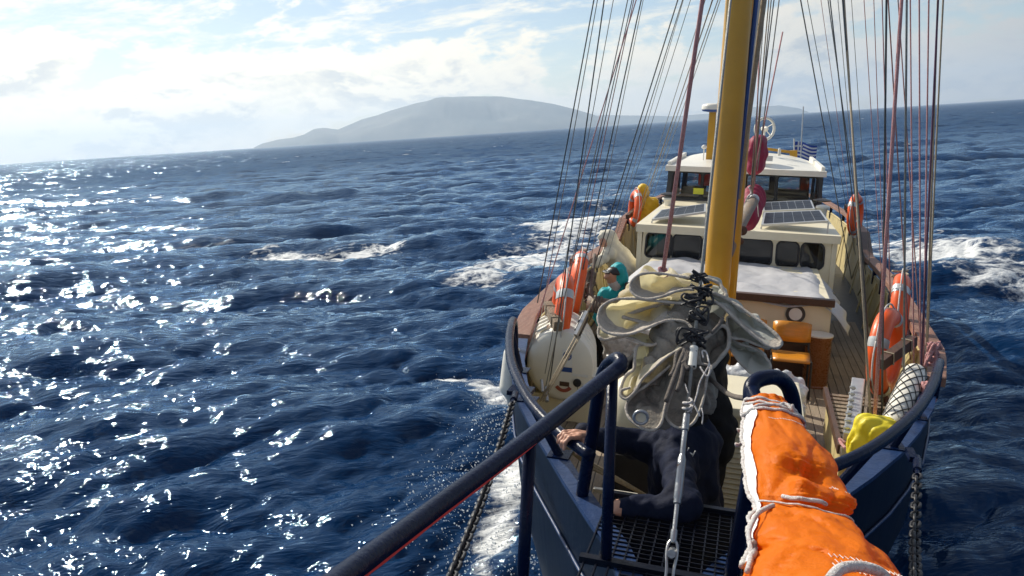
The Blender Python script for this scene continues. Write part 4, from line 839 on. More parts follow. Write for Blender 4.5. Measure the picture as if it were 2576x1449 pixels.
# life raft canister
rc = V3((-1.26, 6.35, -2.06)); raft = thing('life_raft_canister', (rc.x, rc.y+0.45, -2.5), 'white barrel shaped life raft canister with blue label in a cradle by the left bulwark', 'life raft')
def barrel(u, v):
    a = 2*math.pi*u; h = v; L_ = 0.8
    prof = [(0.0, 0.0), (0.12, 0.0), (0.24, 0.008), (0.285, 0.03), (0.305, 0.07), (0.305, 0.16), (0.32, 0.175), (0.32, 0.215), (0.305, 0.23), (0.305, 0.40), (0.32, 0.415), (0.32, 0.455), (0.305, 0.47), (0.305, 0.66), (0.32, 0.675), (0.32, 0.715), (0.305, 0.73), (0.305, 0.90), (0.28, 0.98), (0.15, 1.02), (0.0, 1.02)]
    r, y = prof[round(v*(len(prof)-1))]; return rc + V3((r*math.cos(a) - 0.20*y*0.8, y*0.8, r*math.sin(a)*1.06))
q = MB(); q.grid(barrel, 40, 21, closed_u=True); q.build('canister_shell', M['white'], raft, auto=35)
q = MB(); q.box((rc.x-0.318, rc.y+0.02, rc.z-0.078), (rc.x+0.318, rc.y+0.30, rc.z-0.066)); q.build('seam_flange', M['white'], raft, bevel=0.003)
for k in range(4):
    q = MB(); a = R(118 + 0*k); y = rc.y + 0.10 + 0.15*k
    q.box((-0.055, -0.035, 0), (0.055, 0.035, 0.02), Matrix.Translation(rc + V3((0.318*math.cos(R(122)) - 0.2*(0.1+0.14*k), 0.1+0.14*k, 0.335*math.sin(R(122))))) @ Matrix.Rotation(R(-32), 4, 'Y')); q.build('canister_rib', M['white'], raft, bevel=0.006)
FM = lambda x, z, dy=-0.004: Matrix.Translation(rc + V3((x, dy, z))) @ Matrix.Rotation(R(90), 4, 'X')
q = MB(); q.box((rc.x+0.015, rc.y-0.003, rc.z+0.005), (rc.x+0.105, rc.y-0.001, rc.z+0.16)); q.build('maker_label', M['label'], raft)
q = MB(); q.box((rc.x+0.010, rc.y-0.003, rc.z-0.045), (rc.x+0.105, rc.y-0.001, rc.z-0.003)); q.build('maker_strip', M['labelblue'], raft)
q = MB(); q.tube([rc + V3((0.06+0.036*math.cos(a), -0.004, 0.10+0.036*math.sin(a))) for a in np.linspace(0, 6.283, 25)[:-1]], 0.003, 6, closed=True)
for k in range(3): q.bar(rc + V3((0.06-0.03+0.006*k, -0.004, 0.083-0.009*k)), rc + V3((0.06+0.03-0.006*k, -0.004, 0.083-0.009*k)), 0.003, 0.005)
q.build('logo_ring', M['labelblue'], raft)
text_mesh('HN', 0.042, FM(0.06, 0.104), M['labelblue'], raft, 'logo_letters', 0.002)
q = MB(); q.box((rc.x-0.0, rc.y-0.003, rc.z-0.175), (rc.x+0.085, rc.y-0.001, rc.z-0.135)); q.build('data_plate', M['dkwood'], raft)
q = MB()
for sgn in (0, 1):
    P = [rc + V3((0.035 + (0.10-0.035*sgn)*math.cos(a), -0.003, -0.115 + (0.115-0.03*sgn)*math.sin(a))) for a in np.linspace(R(222), R(318), 9)]
    if sgn == 0: P0 = P
for i in range(8): q.add([P0[i], P0[i+1], P[i+1], P[i]], [(0, 1, 2, 3)])
q.build('warning_arc', M['labelred'], raft)
q = MB(); q.lathe([(0.036, 0.0), (0.036, 0.01), (0.025, 0.014)], rc + V3((0.155, 0, -0.13)), (0, -1, 0), 20); q.tube([rc + V3((0.155, -0.014, -0.135)), rc + V3((0.17, -0.02, -0.2))], 0.003, 6); q.build('release_port', M['black'], raft)
for x0, x1, z0, z1 in ((0.105, 0.245, -0.075, -0.052), (0.2, 0.26, -0.15, -0.128)):
    q = MB(); q.box((rc.x+x0, rc.y-0.003, rc.z+z0), (rc.x+x1, rc.y-0.001, rc.z+z1)); q.build('instruction_plate', M['label'], raft)
q = MB()
for y in (6.5, 7.0):
    q = MB(); x = rc.x - 0.2*(y-6.35); q.box((x-0.28, y-0.03, -2.6), (x+0.28, y+0.03, -2.37)); q.build('cradle', M['cream'], raft)
# white fender outside the bow
c = np.array(L(1289, 920, 5.75)); fd2 = blob('fender', [(c + (0, 0, 0.09), c - (0, 0.05, 0.16), 0.075, 0.085, 0), (c - (0, 0.06, 0.26), c - (0, 0.06, 0.30), 0.02, 0.018, 0)], 0.05, 0.015, M['white']); tag(fd2, 'white fender hanging outside the left bow', 'fender')
# cream drum behind the pulpit, louvred locker
c = np.array((-0.37, 4.95, -1.86)); dr = thing('cream_drum', (c[0], c[1], -2.42), 'cream rounded drum standing on the foredeck behind the pulpit post', 'drum')
q = MB(); q.lathe([(0.10, -0.24), (0.17, -0.22), (0.215, -0.17), (0.235, -0.10), (0.237, 0.08), (0.22, 0.16), (0.17, 0.215), (0.08, 0.235), (0.0, 0.237)], V3(c), (0.10, 0, 1), 36); q.build('drum_body', M['cream'], dr, smooth=True)
q = MB(); q.box((c[0]-0.2, c[1]-0.2, -2.43), (c[0]+0.2, c[1]+0.2, -2.09)); q.build('drum_base', M['black'], dr)
lk = thing('louvred_locker', (0.42, 4.95, -2.42), 'cream metal locker with louvred front on the foredeck', 'locker')
q = MB(); q.box((0.06, 4.72, -2.42), (0.56, 5.3, -1.72)); q.build('locker_body', M['cream'], lk, bevel=0.012)
q = MB(); q.box((0.03, 4.69, -1.719), (0.60, 5.36, -1.66)); q.build('locker_lid', M['cream'], lk, bevel=0.012)
base = None
for col_ in range(2):
    for k in range(17):
        o_ = None
        if base is None: q = MB(); q.add([(-0.10, 0, 0.012), (0.10, 0, 0.012), (0.10, -0.014, -0.010), (-0.10, -0.014, -0.010), (-0.10, 0, -0.012), (0.10, 0, -0.012)], [(0, 1, 2, 3), (3, 2, 5, 4), (0, 3, 4), (1, 5, 2)]); base = q.build('louvre', M['cream'], lk); o_ = base
        else: o_ = base.copy(); COL.objects.link(o_)
        o_.location = V3((0.185 + 0.25*col_, 4.719, -1.80 - 0.034*k)) - V3((0.42, 4.95, -2.42))
q = MB()
for x in (0.065, 0.31, 0.555): q.bar((x, 4.708, -1.722), (x, 4.708, -2.42), 0.03, 0.02, (0, 1, 0))
q.build('locker_frame', M['cream'], lk)
# cleat on the foredeck
c = L(1548, 1240, 4.25); q = MB(); q.bar(c + V3((-0.13, 0, 0.0)), c + V3((0.13, 0, 0.0)), 0.03, 0.028); q.box((c.x-0.05, c.y-0.02, c.z-0.12), (c.x-0.02, c.y+0.02, c.z)); q.box((c.x+0.02, c.y-0.02, c.z-0.12), (c.x+0.05, c.y+0.02, c.z)); q.build('deck_cleat', M['white'], ship, bevel=0.006)
q = MB(); q.box((-0.12, 4.2, -2.36), (-0.06, 4.3, -1.85)); q.build('foredeck_post', M['cream'], ship, bevel=0.006)
# chairs before the trunk
def chair(x, label):
    t_ = thing('chair', (x, 8.85, -2.885), label, 'chair', 'orange seated chairs before the trunk', local=True)
    if 'chair' not in PROTO:
        q = MB(); q.grid(lambda u, v: V3(((u-0.5)*0.40, 0.17 + 0.06*(v) - 0.05*(1-(2*u-1)**2), 0.56 + 0.22*v - 0.03*(2*u-1)**4*v)), 9, 4); PROTO['chair'] = [q.build('backrest', M['seat'], t_, smooth=True, thick=0.018)]
        q = MB(); q.grid(lambda u, v: V3(((u-0.5)*0.40*(1 - 0.06*v), 0.15 - 0.38*v, 0.44 + 0.015*math.sin(v*3.1) - 0.05*max(0, v-0.8))), 7, 8); PROTO['chair'].append(q.build('seat', M['seat'], t_, smooth=True, thick=0.018))
        for sx in (-1, 1):
            q = MB(); q.tube(smooth_path([V3((sx*0.185, 0.26, 0.75)), V3((sx*0.19, 0.19, 0.5)), V3((sx*0.20, 0.17, 0.42)), V3((sx*0.21, 0.24, 0.0))], 4), 0.0125, 8); PROTO['chair'].append(q.build('rear_leg', M['black'], t_, smooth=True))
            q = MB(); q.tube(smooth_path([V3((sx*0.20, 0.17, 0.425)), V3((sx*0.20, -0.16, 0.425)), V3((sx*0.205, -0.21, 0.40)), V3((sx*0.21, -0.23, 0.0))], 4), 0.0125, 8); PROTO['chair'].append(q.build('front_leg', M['black'], t_, smooth=True))
        q = MB(); q.bar((-0.2, 0.2, 0.55), (0.2, 0.2, 0.55), 0.02, 0.06, (0, 0, 1)); PROTO['chair'].append(q.build('back_brace', M['black'], t_))
    else:
        for p in PROTO['chair']: c_ = p.copy(); COL.objects.link(c_); c_.parent = t_
    return t_
chair(0.745, 'orange plywood chair on black legs beside the round wooden cabinet'); chair(0.27, 'orange plywood chair half hidden behind the furled white sail')
# tarpaulin over the trunk
def tarp(u, v):
    x = -1.42 + 2.78*u; y = 9.44 + 2.52*v
    edge = min(1, min(u, 1-u)*9); z = -1.945 + 0.02*math.sin(3.1*v)*edge
    z -= 0.055*v; z += 0.06*math.exp(-((u-0.22)/0.2)**2)*(0.2+0.8*math.sin(math.pi*min(1, v*0.9+0.08))) + 0.05*mnoise.noise(V3((x*2.2, y*1.6, 1.0))) + 0.022*mnoise.noise(V3((x*6, y*4, 4.0))) + 0.010*abs(mnoise.noise(V3((x*11+y*3, y*9, 2.0))))
    z += 0.10*max(0, 0.5-abs(u-0.72))*(v-0.5)
    if v < 0.12: z -= (0.12-v)*0.35
    if edge < 1: z -= (1-edge)**1.3*(0.32 + 0.18*mnoise.noise(V3((y*1.7, 3.0, u)))); x += (1-edge)*0.05*(1 if u > 0.5 else -1)*(1 + 2*mnoise.noise(V3((y*3, 1, 0))))
    return V3((x, y, z))
q = MB(); q.grid(tarp, 60, 46); tag(q.build('tarpaulin', M['tarp'], None, smooth=True, thick=0.006), 'white tarpaulin spread over the cabin trunk below the deckhouse windows', 'tarpaulin')
# bundles wrapped in plastic
c = np.array(L(1905, 962, 6.6)); b_ = blob('wrapped_bundle', [(c + (-0.25, 0, -0.05), c + (0.22, 0.05, -0.08), 0.15, 0.16, 0), (c + (0.05, 0.25, -0.15), c + (0.2, 0.1, -0.3), 0.17, 0.2, 0)], 0.1, 0.016, M['plastic'], lump=lambda X, Y, Z: -np.abs(wob(X, Y, Z, 26, 0.03, 2)) - np.abs(wob(X, Y, Z, 60, 0.014, 8))); tag(b_, 'bundle wrapped in crinkled clear plastic behind the locker', 'bundle')
c = np.array(L(1572, 868, 7.9)); b_ = blob('wrapped_bundle', [(c + (-0.12, 0, 0.08), c + (0.22, 0.05, 0.05), 0.12, 0.13, 0), (c + (-0.05, 0.05, -0.12), c + (0.25, 0.1, -0.2), 0.15, 0.17, 0)], 0.1, 0.016, M['plastic'], lump=lambda X, Y, Z: -np.abs(wob(X, Y, Z, 24, 0.03, 5)) - np.abs(wob(X, Y, Z, 55, 0.014, 9))); tag(b_, 'grey white wrapped bundle under the end of the furled sail', 'bundle')
# grey spar under the furled staysail on the left, with rope turns, and the white furled sail on it
s0, s1 = L(1478, 762, 7.55), V3((0.0, 7.6, -1.88)); q = MB(); q.tube([s0, s1], 0.075, 18); q.build('staysail_boom', M['spar'], ship, smooth=True)
q = MB(); d_ = (s1-s0).normalized(); a_ = d_.orthogonal().normalized(); b2 = d_.cross(a_)
for k in range(3): q.tube([s0 + d_*(0.07+0.03*k) + (a_*math.cos(t_) + b2*math.sin(t_))*0.082 for t_ in np.linspace(0, 6.283, 17)[:-1]], 0.011, 6, closed=True)
q.tube(smooth_path([s0 + d_*0.1 + V3((0, -0.06, 0.06)), L(1486, 735, 7.5), L(1490, 700, 7.6), L(1496, 640, 7.9)], 4), 0.016, 8); q.tube(smooth_path([s0 + d_*0.05 - V3((0, 0.05, 0.07)), L(1462, 785, 7.3), L(1470, 800, 6.85)], 4), 0.012, 6); q.build('boom_lashing', M['dkrope'], ship, smooth=True)
c = np.array(s0.lerp(s1, 0.35)); e = np.array(s0.lerp(s1, 0.95))
b_ = blob('furled_staysail', [(c + (0, 0.02, 0.10), e + (0, 0.02, 0.16), 0.12, 0.17, 0), (c + (0.1, 0, 0.2), c + (0.5, 0, 0.26), 0.10, 0.14, 0)], 0.1, 0.016, M['sail'], lump=lambda X, Y, Z: -np.abs(wob(X*0.35, Y, Z, 17, 0.035, 12)) + wob(X*0.4, Y, Z, 30, 0.012, 3)); tag(b_, 'white staysail furled on the grey boom in front of the teal jacket', 'sail')
# slatted crate, aluminium gangway, bags and netted fender on the right
crate = thing('slatted_crate', (1.28, 6.1, -2.55), 'wooden crate with slatted dark lid by the right bulwark', 'crate')
q = MB(); q.box((0.95, 5.72, -2.58), (1.38, 6.9, -2.27)); q.build('crate_body', M['creamdk'], crate, bevel=0.008)
for k in range(13):
    y = 5.77 + 0.095*k; q = MB(); q.box((0.95, y, -2.245), (1.41, y+0.055, -2.225), Matrix.Rotation(0, 4, 'X')); q.build('slat', M['greywood'], crate)
for x in (0.945, 1.415): q = MB(); q.bar((x, 5.72, -2.235), (x, 7.05, -2.235), 0.035, 0.07); q.build('lid_rail', M['dkwood'], crate)
q = MB(); q.bar((0.945, 5.71, -2.235), (1.415, 5.71, -2.235), 0.05, 0.05); q.build('lid_rail', M['greywood'], crate)
gw = thing('aluminium_gangway', (0.9, 6.0, -2.5), 'folded aluminium gangway with bolted edges standing on deck beside the slatted crate', 'gangway')
g0, g1 = L(2140, 1100, 5.55), L(2160, 950, 6.75); d_ = g1-g0
q = MB(); q.bar(g0 + V3((0, 0, -0.1)), g1 + V3((0, 0, -0.13)), 0.10, 0.26); q.build('gangway_panel', M['alu'], gw, bevel=0.008)
for k in range(7):
    c = g0.lerp(g1, 0.05 + 0.11*k); q = MB(); q.lathe([(0.02, -0.012), (0.02, 0.012)], c + V3((-0.03, 0, 0.04)), (1, 0, 0.2), 10); q.bar(c + V3((-0.055, 0, 0.038)), c + V3((-0.01, 0, 0.038)), 0.018, 0.012); q.build('gangway_bolt', M['alu'], gw)
q = MB(); q.bar(g0 + V3((0.075, 0, -0.05)), g1 + V3((0.075, 0, -0.08)), 0.02, 0.22); q.build('gangway_edge', M['greywood'], gw)
c = np.array(L(2200, 1106, 5.25)); b_ = blob('yellow_dry_bag', [(c + (-0.04, 0.03, 0.06), c + (0.07, 0.02, 0.04), 0.08, 0.09, 0), (c + (-0.05, 0, -0.10), c + (0.03, 0, -0.12), 0.09, 0.09, 0), (c + (0, 0.08, 0), c + (0.0, 0.08, -0.1), 0.10, 0.11, 0)], 0.08, 0.012, M['yellowbag'], lump=lambda X, Y, Z: -np.abs(wob(X, Y, Z, 30, 0.02, 3)) - 0.35*np.abs(wob(X, Y, Z, 70, 0.014, 6))); tag(b_, 'bright yellow dry bag slumped before the slatted crate', 'bag')
c = np.array(L(2240, 1150, 5.25)); b_ = blob('amber_bag', [(c + (0, 0, 0.03), c + (0, 0, -0.08), 0.10, 0.11, 0)], 0.05, 0.014, M['amberbag'], lump=lambda X, Y, Z: -np.abs(wob(X, Y, Z, 30, 0.02, 7))); tag(b_, 'amber bag wedged between the yellow bag and the right bulwark', 'bag')
c = np.array(L(2298, 975, 5.8)); nf = thing('netted_fender', tuple(c - (0, 0, 0.25)), 'fat white fender in a dark net lying along the right bulwark', 'fender')
fa_ = (c + (0.04, 0.22, 0.03)); fb_ = (c + (-0.16, -0.35, -0.16)); blob('fender_body', [(fa_, fb_, 0.082, 0.078, 0)], 0.02, 0.018, M['white'], nf)
q = MB(); fa_, fb_ = V3(fa_), V3(fb_); d_ = (fb_-fa_).normalized(); u_ = d_.orthogonal().normalized(); w2 = d_.cross(u_)
for s_ in (-1, 1):
    for k in range(8): q.tube([fa_ + d_*(-0.02 + (fb_-fa_).length*1.05*f) + (u_*math.cos(s_*f*5 + k*0.785) + w2*math.sin(s_*f*5 + k*0.785))*(0.085 - 0.005*f) for f in np.linspace(0, 1, 22)], 0.0035, 4)
q.build('fender_net', M['black'], nf)
q = MB(); q.tube(smooth_path([L(2128, 1115, 5.5), L(2112, 1105, 5.55), L(2120, 1120, 5.45), L(2140, 1140, 5.3), L(2165, 1165, 5.1), L(2200, 1175, 5.0)], 5), .011, 8); tag(q.build('red_rope_tail', M['redrope'], None, smooth=True), 'red rope tail lying on the deck beside the gangway foot', 'rope')
q = MB(); q.tube(smooth_path([L(2090, 1160, 4.9), L(2130, 1172, 5.0), L(2180, 1190, 5.0), L(2215, 1205, 4.95)], 5), .012, 8); tag(q.build('steel_wire_strop', M['steel'], None, smooth=True), 'steel wire strop lying on the foredeck inside the right rail', 'wire')
# rope from pulpit to the furled sail
q = MB(); q.tube(smooth_path([L(1770, 935, 3.75), L(1800, 965, 3.6), L(1840, 995, 3.4), L(1890, 1003, 3.05)], 6), .0115, 8); tag(q.build('dirty_rope', M['dkrope'], None, smooth=True), 'dirty brown rope leading from the furled white sail to the right pulpit loop', 'rope')
# flag
fl = thing('flag', at(1999, 385, Y=22), 'blue and white striped flag flying at the stern', 'flag')
def flagp(u, v): p = at(1999, 357, Y=22); return p + V3((0.56*u, 0.05*math.sin(7*u + 1.5*v), -0.40*v - 0.07*u + 0.03*math.sin(6*u)))
for k in range(9):
    q = MB(); q.grid(lambda u, v: flagp(u, (k + v)/9), 13, 2); q.build('stripe', M['flagblue' if k % 2 == 0 else 'flagwhite'], fl, smooth=True)
q = MB(); q.grid(lambda u, v: flagp(u*0.37, v*5/9) + V3((0, -0.006, 0)), 6, 4); q.build('canton', M['flagblue'], fl)
q = MB(); q.grid(lambda u, v: flagp(u*0.37, (2+v)/9) + V3((0, -0.012, 0)), 6, 2); q.grid(lambda u, v: flagp(0.148+u*0.074, v*5/9) + V3((0, -0.012, 0)), 2, 4); q.build('canton_cross', M['flagwhite'], fl)
# ------------------------------------------------------------------ white sail gathered on the forestay
ws = thing('furled_white_sail', fs(1.0), 'old white sail bunched in loops on the forestay', 'sail')
A0 = lambda v: np.array(v, float)
ZX = lambda x, y: (x*0.287 + 1502.6, y*0.287 + 670.8)
Yf = lambda y: 3.91 - (y-700)*0.00160
def px_path(pts, dY=0.0, n=6, closed=False):
    return smooth_path([at(*ZX(x, y), Y=Yf(ZX(x, y)[1]) + dY) for x, y in pts], n, closed)
def fold(pts, back=0.3, shrink=0.7, dY=0.0, mat='sail', rope=0.007, seed=0, closed=False, ropemat='sailtape', tape=0.05, down=0.0, amp=0.03):
    """a loop of sail: its roped edge follows the points, the cloth runs back from it and closes in folds"""
    P = px_path(pts, dY, 6, closed); c = sum(P, V3())/len(P); n = len(P); nv = 13
    def S(u, v):
        p = P[min(int(round(u*(n if closed else n-1))), n-1) % n]; shrink_ = 1.0 if closed else shrink; q_ = p.lerp(c, shrink_*v**1.15) + V3((0, back*v**0.8, -down*v))
        w_ = math.sin(math.pi*min(1, v*1.15))
        return q_ + V3((mnoise.noise(V3((p.x*9, p.z*9, seed+v*1.4))), 0.5*mnoise.noise(V3((p.x*8, seed+3, p.z*8+v))), mnoise.noise(V3((seed+7, p.x*11, p.z*9+v*1.2)))))*amp*2*w_ + V3((mnoise.noise(V3((q_.x*24, q_.z*26, seed+5))), 0, mnoise.noise(V3((seed+2, q_.x*26, q_.z*24+q_.y*12)))))*0.013*w_
    q = MB(); q.grid(S, n, nv, closed_u=closed); q.build('sail_fold', M[mat], ws, smooth=True, subsurf=1)
    q = MB(); q.tube(P, [rope*(1+0.12*math.sin(i*0.9+seed)) for i in range(n)], 10, closed=closed); q.build('bolt_rope', M[ropemat], ws, smooth=True)
    if tape:
        q = MB(); q.grid(lambda u, v: S(u, v*tape*3) + (S(u, 0.02)-c).normalized()*-0.004, n, 3, closed_u=closed); q.build('edge_tape', M[ropemat], ws, smooth=True)
fold([(905, 105), (760, 90), (600, 65), (470, 55), (360, 75), (295, 140), (295, 210), (350, 265), (440, 285), (560, 265), (680, 220), (780, 200), (850, 200)], 0.30, 0.80, 0.0, 'sail', seed=1, tape=0.07)
fold([(830, 322), (700, 320), (560, 305), (420, 290), (280, 280), (150, 290), (50, 340), (8, 420), (18, 510), (80, 575), (200, 600), (330, 580), (470, 525), (580, 480), (680, 468), (780, 490), (840, 550)], 0.36, 0.92, 0.02, 'sail', seed=5, tape=0.06)
fold([(830, 370), (740, 345), (660, 390), (560, 450), (470, 500), (330, 470), (220, 440)], 0.25, 0.25, 0.10, 'sail', 0.009, seed=8, tape=0)
fold([(640, 330), (520, 340), (380, 380), (270, 420)], 0.22, 0.2, 0.14, 'sail', 0.010, seed=9, tape=0)
fold([(200, 600), (330, 640), (450, 690), (560, 660), (680, 600), (800, 560)], 0.2, 0.4, 0.08, 'sail', 0.008, seed=10, tape=0, down=0.05)
fold([(20, 520), (10, 600), (60, 640), (180, 620), (330, 610)], 0.2, 0.2, 0.12, 'sail', 0.008, seed=31, tape=0)
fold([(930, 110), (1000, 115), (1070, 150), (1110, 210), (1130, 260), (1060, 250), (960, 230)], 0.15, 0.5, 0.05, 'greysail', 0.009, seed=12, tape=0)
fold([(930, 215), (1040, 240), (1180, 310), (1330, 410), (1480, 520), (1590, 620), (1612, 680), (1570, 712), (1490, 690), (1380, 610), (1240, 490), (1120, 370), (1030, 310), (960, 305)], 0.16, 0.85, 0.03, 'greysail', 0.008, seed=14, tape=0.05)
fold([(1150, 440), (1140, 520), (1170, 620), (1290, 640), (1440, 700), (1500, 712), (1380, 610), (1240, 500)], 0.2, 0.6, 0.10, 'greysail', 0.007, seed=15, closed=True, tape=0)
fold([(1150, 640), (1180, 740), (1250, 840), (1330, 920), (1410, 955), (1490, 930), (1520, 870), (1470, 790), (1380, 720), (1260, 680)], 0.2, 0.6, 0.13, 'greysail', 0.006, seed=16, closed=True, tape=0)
# lower part: pale cloth on the left, roped tails and eyelets below
fold([(360, 690), (330, 800), (320, 900), (250, 960), (205, 1080), (230, 1150), (330, 1100), (430, 960), (560, 830), (640, 720), (520, 690)], 0.24, 0.55, 0.10, 'sail', 0.008, seed=18, closed=True, tape=0, amp=0.05)
fold([(800, 700), (700, 740), (600, 800), (500, 890), (400, 980), (340, 1080), (260, 1160), (205, 1130), (215, 1085), (290, 1060)], 0.2, 0.35, 0.0, 'sail', 0.0065, seed=20, tape=0.05)
fold([(640, 870), (520, 970), (420, 1050), (330, 1110), (260, 1200), (260, 1290), (320, 1370), (420, 1425), (500, 1430), (560, 1370), (590, 1250), (620, 1120), (680, 960), (730, 820)], 0.12, 0.75, 0.03, 'shadedsail', 0.0065, seed=22, tape=0)
fold([(740, 830), (690, 1000), (640, 1150), (600, 1290), (640, 1370), (730, 1415), (830, 1380), (890, 1280), (940, 1120), (960, 980), (1000, 880), (900, 850)], 0.12, 0.7, 0.06, 'shadedsail', 0.0065, seed=24, closed=True, tape=0)
fold([(900, 690), (1000, 590), (1090, 520), (1150, 560), (1150, 700), (1080, 800), (1000, 880), (900, 860)], 0.16, 0.6, 0.10, 'shadedsail', 0.01, seed=26, closed=True, tape=0)
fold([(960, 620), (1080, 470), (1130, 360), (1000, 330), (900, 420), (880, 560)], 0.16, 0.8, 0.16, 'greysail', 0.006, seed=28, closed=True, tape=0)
fold([(700, 560), (600, 640), (480, 760), (400, 900), (380, 1050), (520, 950), (650, 800), (760, 700)], 0.2, 0.7, 0.14, 'sail', 0.006, seed=29, closed=True, tape=0)
ca = A0(L(1700, 850, 3.85)); cb_ = A0(L(1660, 1010, 3.62)); cc = A0(L(1760, 1000, 3.66))
blob('gathered_canvas', [(ca, cb_, 0.10, 0.085, 0), (ca + (0.03, 0, 0.02), cc, 0.10, 0.07, 0), (cb_, cb_ + (0.0, -0.02, -0.05), 0.085, 0.07, 0), (ca + (0.05, 0.02, 0.1), ca + (0.16, 0.02, 0.02), 0.06, 0.07, 0)], 0.05, 0.0105, M['shadedsail'], ws, lump=lambda X, Y, Z: -np.abs(wob(X, Y, Z*0.35, 42, 0.03, 21)) - 0.5*np.abs(wob(X, Y, Z*0.4, 90, 0.016, 22)))
c = at(*ZX(382, 1322), Y=Yf(1050)-0.01); q = MB(); q.tube([c + V3((0.030*math.cos(a), 0.006*math.cos(a), 0.030*math.sin(a))) for a in np.linspace(0, 6.283, 25)[:-1]], 0.008, 8, closed=True); q.build('eyelet', M['steel'], ws, smooth=True)
q = MB(); q.lathe([(0.026, 0), (0.026, 0.003)], c + V3((0, 0.008, 0)), (0, -1, 0.1), 20); q.build('eyelet_hole', M['cream'], ws)
# lashings: dark hanks round the stay, tails, cords
random.seed(3)
for (x, y), w_, n in (((900, 90), 0.05, 3), ((880, 240), 0.07, 6), ((870, 430), 0.055, 4), ((840, 620), 0.07, 6), ((830, 300), 0.05, 3)):
    c = at(*ZX(x, y), Y=Yf(ZX(x, y)[1])-0.03)
    for i in range(n):
        q = MB(); q.tube(smooth_path([c + V3((random.uniform(-w_, w_), random.uniform(-.02, .02), random.uniform(-w_*0.7, w_*0.7))) for _ in range(5)], 4, closed=True), random.uniform(.0045, .0075), 7, closed=True); q.build('lashing', M['black'], ws, smooth=True)
for pts, r_, mat in (([(790, 690), (740, 800), (700, 900), (650, 1040), (600, 1180)], .012, 'dkrope'), ([(800, 720), (760, 830), (740, 960), (700, 1090)], .011, 'dkrope'), ([(780, 700), (700, 760), (680, 880), (640, 960)], .010, 'dkrope'), ([(900, 880), (960, 960), (985, 900), (960, 760), (920, 740), (930, 800)], .0042, 'whiterope'), ([(985, 850), (960, 900), (900, 1010), (870, 1130), (830, 1240), (790, 1275)], .0038, 'whiterope'), ([(840, 1190), (880, 1270), (900, 1310)], .004, 'whiterope'), ([(915, 1240), (925, 1300), (918, 1380)], .003, 'whiterope'), ([(770, 1030), (790, 1090), (800, 1110)], .003, 'whiterope'), ([(1000, 580), (1060, 520), (1100, 450)], .009, 'dkrope'), ([(860, 700), (800, 760), (770, 850), (800, 900)], .012, 'dkrope'), ([(820, 690), (760, 740), (800, 800), (740, 850)], .012, 'dkrope')):
    q = MB(); q.tube(px_path(pts, -0.025, 5), r_, 8); q.build('loose_cord', M[mat], ws, smooth=True)
q = MB(); c = fs(0.625); q.tube(smooth_path([c + V3((0.018*math.cos(a), 0.018*math.sin(a), 0.004*a)) for a in np.linspace(0, 14, 26)], 2), .006, 6); q.build('whipping', M['whiterope'], ws, smooth=True)
# ------------------------------------------------------------------ orange sail stowed on the right pulpit rail
osl = thing('orange_storm_sail', (0.36, 2.0, -1.0), 'bright orange sail lashed along the right pulpit rail in the foreground', 'sail')
EDGE = [(1000, 1892, 1968), (1012, 1887, 1985), (1050, 1880, 2005), (1100, 1877, 2038), (1150, 1876, 2082), (1213, 1880, 2112), (1262, 1888, 2130), (1292, 1890, 2134), (1312, 1886, 2134), (1330, 1882, 2152), (1377, 1884, 2204), (1449, 1874, 2260), (1540, 1850, 2330), (1680, 1800, 2440), (1900, 1750, 2600)]
ye = np.linspace(1000, 1900, 110); le = np.interp(ye, [e[0] for e in EDGE], [e[1] for e in EDGE]); re_ = np.interp(ye, [e[0] for e in EDGE], [e[2] for e in EDGE])
cen, rds = [], []
for y, a, b in zip(ye, le, re_):
    Zc = -1.0 + 0.02*max(0, (y-1300)/400); p = at((a+b)/2, y, Z=Zc); dep = (p-CAMB).dot(BB[2]); cen.append(p); rds.append((b-a)/2*dep/FPX)
def osurf(u, v):
    i = v*(len(ye)-1); k = min(int(i), len(ye)-2); f = i-k; p = cen[k].lerp(cen[k+1], f); r = rds[k]*(1-f) + rds[k+1]*f; a = 2*math.pi*u; y = ye[k]
    d = V3((math.cos(a), -1.15*math.sin(a), 0.92*math.sin(a)))
    fo = 0.13*mnoise.noise(V3((math.cos(a)*1.5, math.sin(a)*1.5, v*10))) + 0.07*mnoise.noise(V3((math.cos(a)*3.2+v*9, math.sin(a)*3.2, v*18)))
    fo -= 0.075*(1-abs(mnoise.noise(V3((math.cos(a)*2.0+4, math.sin(a)*2.0+v*5, v*13)))))**6 + 0.03*(1-abs(mnoise.noise(V3((math.cos(a)*5+v*11, math.sin(a)*5, v*26+3)))))**5
    fo += 0.05*math.sin(a*2 + v*14)*math.exp(-((y-1200)/90)**2)
    sag = -0.42*math.exp(-(((a-R(78))/0.55)**2 + ((y-1222)/26)**2))                      # hollow above the middle tie
    lump = 0.22*math.exp(-(((a-R(95))/0.22)**2 + ((y-1252)/16)**2)) + 0.20*math.exp(-(((a-R(40))/0.45)**2 + ((y-1262)/20)**2))
    pin = -0.16*math.exp(-((y-1300)/13)**2)*(0.6 + 0.4*math.cos(a-R(60)))
    end = -0.35*math.exp(-(((a-R(80))/0.7)**2 + ((y-1022)/14)**2))
    if v < 0.012: r *= v/0.012
    return p + d*(r*(1 + fo + sag + lump + pin + end))
q = MB(); q.grid(osurf, 96, 260, closed_u=True); q.build('sail_bundle', M['orange'], osl, smooth=True)
vy = lambda y: (y-1000)/900
def on(adeg, y, h=0.004): 
    p = osurf((adeg % 360)/360, vy(y)); i = min(int(vy(y)*(len(ye)-1)), len(ye)-1); return p + (p-cen[i]).normalized()*h*1.3
q = MB(); wd = lambda y: 10 + 12*math.exp(-((y-1070)/30)**2) + 4*math.exp(-((y-1220)/40)**2)
